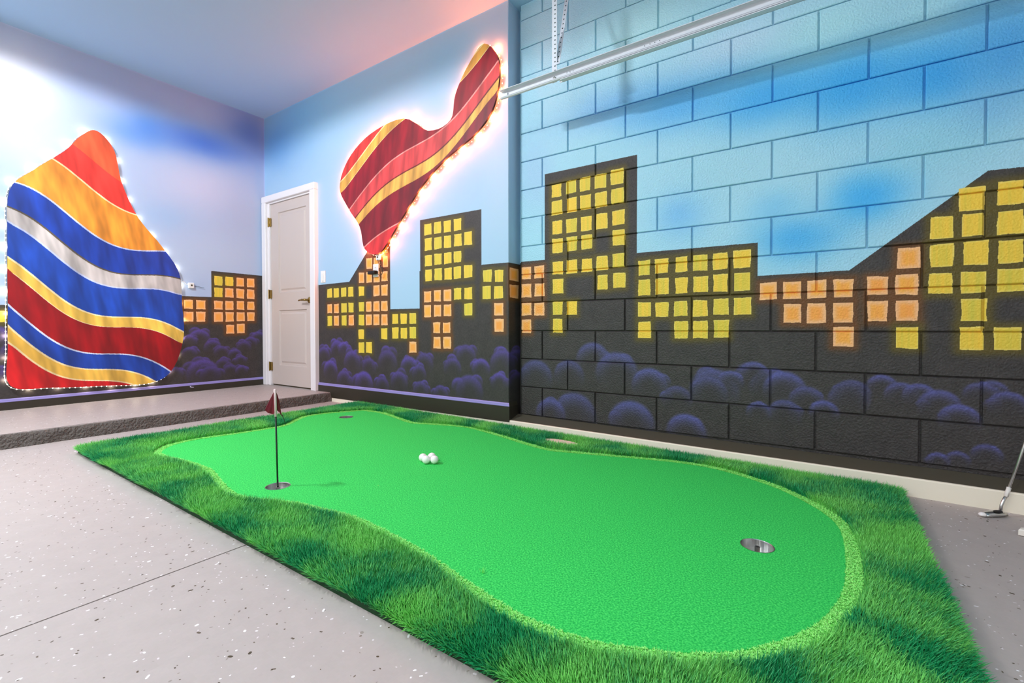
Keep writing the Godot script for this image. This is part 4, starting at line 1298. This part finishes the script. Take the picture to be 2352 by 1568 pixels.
# ------------------------------------------------------------------ putters at the right edge
func build_putters() -> void:
	var at := Vector3(5.757, floor_y(5.757), 0.105)
	var t := thing("golf_putter", "blade golf putter with white toe leaning on the block wall", "golf putter", at)
	var ax := Vector3(0.77, 0, -0.64)            # heel direction
	var fr := Vector3(0.64, 0, 0.77)
	var st := begin(true)
	var secs := []
	for q in [[-0.040, 0.011, 0.010], [-0.03, 0.015, 0.013], [0.0, 0.018, 0.016], [0.035, 0.016, 0.014], [0.055, 0.012, 0.011]]:
		var ring := []
		for k in 16:
			var a := TAU * k / 16
			ring.append(ax * q[0] + fr * cos(a) * q[1] + Vector3(0, q[2] * 0.75 + sin(a) * q[2] * 0.72, 0))
		secs.append(ring)
	loft(st, secs)
	part("head", st, M.steel, t)
	st = begin(true)
	secs = []
	for q in [[-0.060, 0.004, 0.004], [-0.056, 0.009, 0.008], [-0.046, 0.013, 0.012], [-0.040, 0.0115, 0.0105]]:
		var ring := []
		for k in 16:
			var a := TAU * k / 16
			ring.append(ax * q[0] + fr * cos(a) * q[1] + Vector3(0, 0.011 + sin(a) * q[2] * 0.75, 0))
		secs.append(ring)
	loft(st, secs)
	part("toe", st, plain(Color(0.95, 0.93, 0.92), 0.35), t)
	st = begin()
	var hub := []
	for k in 20:
		var a := TAU * k / 20
		hub.append(ax * (0.012 + cos(a) * 0.020) + fr * (0.009 + sin(a) * 0.009) + Vector3(0, 0.0235 - sin(a) * 0.003, 0))
	face(st, hub, Vector3(0, -1, 0))
	part("cavity", st, plain(Color(0.05, 0.04, 0.04), 0.6), t)
	var neck := ax * 0.034 + Vector3(0, 0.02, 0)
	st = begin(true)
	tube(st, [neck, neck + Vector3(0.002, 0.025, 0), neck + Vector3(0.010, 0.045, -0.008), neck + Vector3(0.018, 0.060, -0.014)], 0.0055, 10)
	part("hosel", st, M.steel, t)
	var foot := neck + Vector3(0.018, 0.060, -0.014)
	var tip := Vector3(6.03, 0.90, -0.082) - at
	var mid := foot.lerp(tip, 0.7)
	st = begin(true)
	tube(st, [foot, foot.lerp(tip, 0.35), mid], [0.0048, 0.0058, 0.0068], 12)
	part("shaft", st, M.steel, t)
	st = begin(true)
	tube(st, [foot, foot + (tip - foot) * 0.045], 0.0075, 12)
	part("ferrule", st, plain(Color(0.9, 0.88, 0.85), 0.4), t)
	st = begin(true)
	tube(st, [mid, tip], [0.010, 0.0125], 12)
	part("grip", st, M.black_plastic, t)
	# a second, fanged head reaching into the frame
	at = Vector3(5.90, floor_y(5.90), 0.265)
	t = thing("golf_putter", "white two-pronged putter head lying at the right edge", "golf putter", at)
	ax = Vector3(0.88, 0, -0.48)
	fr = Vector3(0.48, 0, 0.88)
	var white := plain(Color(0.93, 0.90, 0.86), 0.45)
	st = begin()
	for s in [-1.0, 1.0]:
		var p := []
		for q in [[-0.115, 0.030], [-0.100, 0.018], [0.0, 0.010], [0.0, 0.048], [-0.095, 0.046]]:
			p.append(ax * q[0] + fr * q[1] * s)
		prism(st, p, 0.004, 0.026)
	part("fang", st, white, t)
	st = begin()
	prism(st, [ax * 0.0 - fr * 0.055, ax * 0.03 - fr * 0.055, ax * 0.03 + fr * 0.055, ax * 0.0 + fr * 0.055], 0.004, 0.028)
	part("face_bar", st, white, t)
	st = begin(true)
	tube(st, [ax * 0.015 + Vector3(0, 0.02, 0), ax * 0.03 + Vector3(0.01, 0.08, 0), Vector3(0.30, 0.86, -0.335)], 0.006, 10)
	part("shaft", st, M.steel, t)


func prism(st: SurfaceTool, p: Array, y0: float, y1: float) -> void:
	var c := Vector3.ZERO
	for v in p:
		c += v / p.size()
	c.y = (y0 + y1) / 2
	var up := Vector3(0, 1, 0)
	var top := []
	var low := []
	var rim := []
	for v in p:
		var k: Vector3 = v.lerp(Vector3(c.x, v.y, c.z), 0.08)
		top.append(k + up * y1)
		rim.append(v + up * (y1 - 0.004))
		low.append(v + up * y0)
	face(st, top, c)
	face(st, low, c)
	for i in p.size():
		var j := (i + 1) % p.size()
		face(st, [low[i], low[j], rim[j], rim[i]], c)
		face(st, [rim[i], rim[j], top[j], top[i]], c)


func loft(st: SurfaceTool, secs: Array) -> void:
	var n: int = secs[0].size()
	for i in secs.size() - 1:
		var mid := Vector3.ZERO
		for v in secs[i] + secs[i + 1]:
			mid += v / (2.0 * n)
		for k in n:
			var k2 := (k + 1) % n
			face(st, [secs[i][k], secs[i][k2], secs[i + 1][k2], secs[i + 1][k]], mid)
	var c := Vector3.ZERO
	for v in secs[1]:
		c += v / n
	face(st, secs[0], c)
	c = Vector3.ZERO
	for v in secs[-2]:
		c += v / n
	face(st, secs[-1], c)


# ------------------------------------------------------------------ switch, outlet, plugs, nails
func build_small_things() -> void:
	var t := thing("light_switch", "white rocker light switch on the wall right of the door", "light switch", Vector3(1.081, 1.266, 0))
	var st := begin()
	box(st, Vector3(-0.037, -0.058, 0.0), Vector3(0.037, 0.058, 0.006), 0.002)
	part("plate", st, M.white_plastic, t)
	st = begin()
	var c := Vector3(0, 0, -0.05)
	face(st, [Vector3(-0.016, -0.033, 0.006), Vector3(0.016, -0.033, 0.006), Vector3(0.016, 0.033, 0.011), Vector3(-0.016, 0.033, 0.011)], c)
	for s in [-1.0, 1.0]:
		face(st, [Vector3(s * 0.016, -0.033, 0.006), Vector3(s * 0.016, 0.033, 0.011), Vector3(s * 0.016, 0.033, 0.005), Vector3(s * 0.016, -0.033, 0.005)], c)
	face(st, [Vector3(-0.016, 0.033, 0.011), Vector3(0.016, 0.033, 0.011), Vector3(0.016, 0.033, 0.005), Vector3(-0.016, 0.033, 0.005)], c)
	part("rocker", st, M.white_plastic, t)
	st = begin()
	box(st, Vector3(-0.006, -0.044, 0.0055), Vector3(0.006, -0.040, 0.0075))
	part("locator", st, plain(Color(0.45, 0.38, 0.25), 0.5), t)

	t = thing("wall_outlet", "white duplex wall outlet under the red and gold board", "outlet", Vector3(1.869, 1.272, 0))
	st = begin()
	box(st, Vector3(-0.036, -0.058, 0.0), Vector3(0.036, 0.058, 0.006), 0.002)
	part("plate", st, M.white_plastic, t)
	for y in [-0.02, 0.022]:
		st = begin()
		box(st, Vector3(-0.015, y - 0.014, 0.005), Vector3(0.015, y + 0.014, 0.008), 0.002)
		var face_ := part("socket", st, M.white_plastic, t)
		st = begin()
		for x in [-0.006, 0.006]:
			box(st, Vector3(x - 0.0012, y - 0.001, 0.0075), Vector3(x + 0.0012, y + 0.008, 0.0084))
		part("slots", st, M.black_plastic, face_)

	t = thing("power_adapter", "black power adapter plugged into the outlet with a looped cord", "power adapter", Vector3(1.869, 1.252, 0.008))
	st = begin()
	box(st, Vector3(-0.056, -0.016, 0.0), Vector3(0.036, 0.016, 0.045), 0.005)
	part("adapter_body", st, M.black_plastic, t)
	st = begin(true)
	var run := [[0.036, -0.004, 0.03], [0.06, -0.016, 0.03], [0.09, -0.030, 0.025], [0.112, -0.018, 0.02], [0.115, 0.02, 0.02], [0.098, 0.045, 0.02], [0.085, 0.052, 0.02], [0.1, 0.058, 0.02], [0.125, 0.035, 0.02], [0.135, 0.025, 0.02], [0.11, 0.04, 0.015], [0.075, 0.065, 0.015], [0.058, 0.085, 0.015], [0.055, 0.11, 0.02]]
	tube(st, curve(run), 0.0026, 8)
	part("cord", st, M.black_plastic, t)

	t = thing("light_controller", "small white light controller box above the outlet on back wall", "controller", Vector3(1.922, 1.383, 0))
	controller(t, false)
	t = thing("light_controller", "small white light controller box right of the red and blue board", "controller", Vector3(0, 1.182, 0.742))
	controller(t, true)

	t = thing("wall_nail", "bent pale nail hanging on the left baseboard", "nail", Vector3(0.014, 0.178, 0.758))
	st = begin(true)
	tube(st, [Vector3(-0.004, 0.012, 0.0), Vector3(0.004, 0.006, 0.003), Vector3(0.008, 0.002, -0.012), Vector3(0.004, 0.0, -0.026)], 0.0035, 8)
	part("shank", st, plain(Color(0.80, 0.76, 0.90), 0.4), t)


func curve(pts: Array) -> Array:
	var out := []
	for i in pts.size() - 1:
		var a: Array = pts[maxi(i - 1, 0)]
		var b: Array = pts[i]
		var c: Array = pts[i + 1]
		var d: Array = pts[mini(i + 2, pts.size() - 1)]
		for k in 5:
			out.append(Vector3(b[0], b[1], b[2]).cubic_interpolate(Vector3(c[0], c[1], c[2]), Vector3(a[0], a[1], a[2]), Vector3(d[0], d[1], d[2]), k / 5.0))
	out.append(Vector3(pts[-1][0], pts[-1][1], pts[-1][2]))
	return out


func controller(t: Node3D, left: bool) -> void:
	var to := func(s: float, y: float, d: float) -> Vector3: return Vector3(d, y, s) if left else Vector3(s, y, d)
	var st := begin()
	var a: Vector3 = to.call(-0.024, -0.026, 0.004)
	var b: Vector3 = to.call(0.024, 0.026, 0.026)
	box(st, a.min(b), a.max(b), 0.004)
	part("case", st, M.white_plastic, t)
	st = begin()
	a = to.call(-0.009, -0.008, 0.025)
	b = to.call(0.006, 0.009, 0.0275)
	box(st, a.min(b), a.max(b), 0.0005)
	part("button", st, plain(Color(0.30, 0.26, 0.2), 0.6), t)
	st = begin(true)
	var run := []
	var path := [[0.0, 0.024, 0.015], [0.004, 0.05, 0.02], [-0.02, 0.075, 0.022], [-0.04, 0.10, 0.02]] if not left else [[0.022, 0.0, 0.015], [0.045, 0.012, 0.02], [0.062, 0.030, 0.022], [0.075, 0.034, 0.02]]
	for q in path:
		run.append([to.call(q[0], q[1], q[2]).x, to.call(q[0], q[1], q[2]).y, to.call(q[0], q[1], q[2]).z])
	tube(st, curve(run), 0.0022, 8)
	part("lead", st, M.white_plastic, t)
	if left:
		st = begin(true)
		tube(st, [to.call(-0.03, -0.004, 0.01), to.call(-0.07, -0.008, 0.014), to.call(-0.115, -0.018, 0.014)], 0.0018, 8)
		part("sensor_wire", st, M.black_plastic, t)
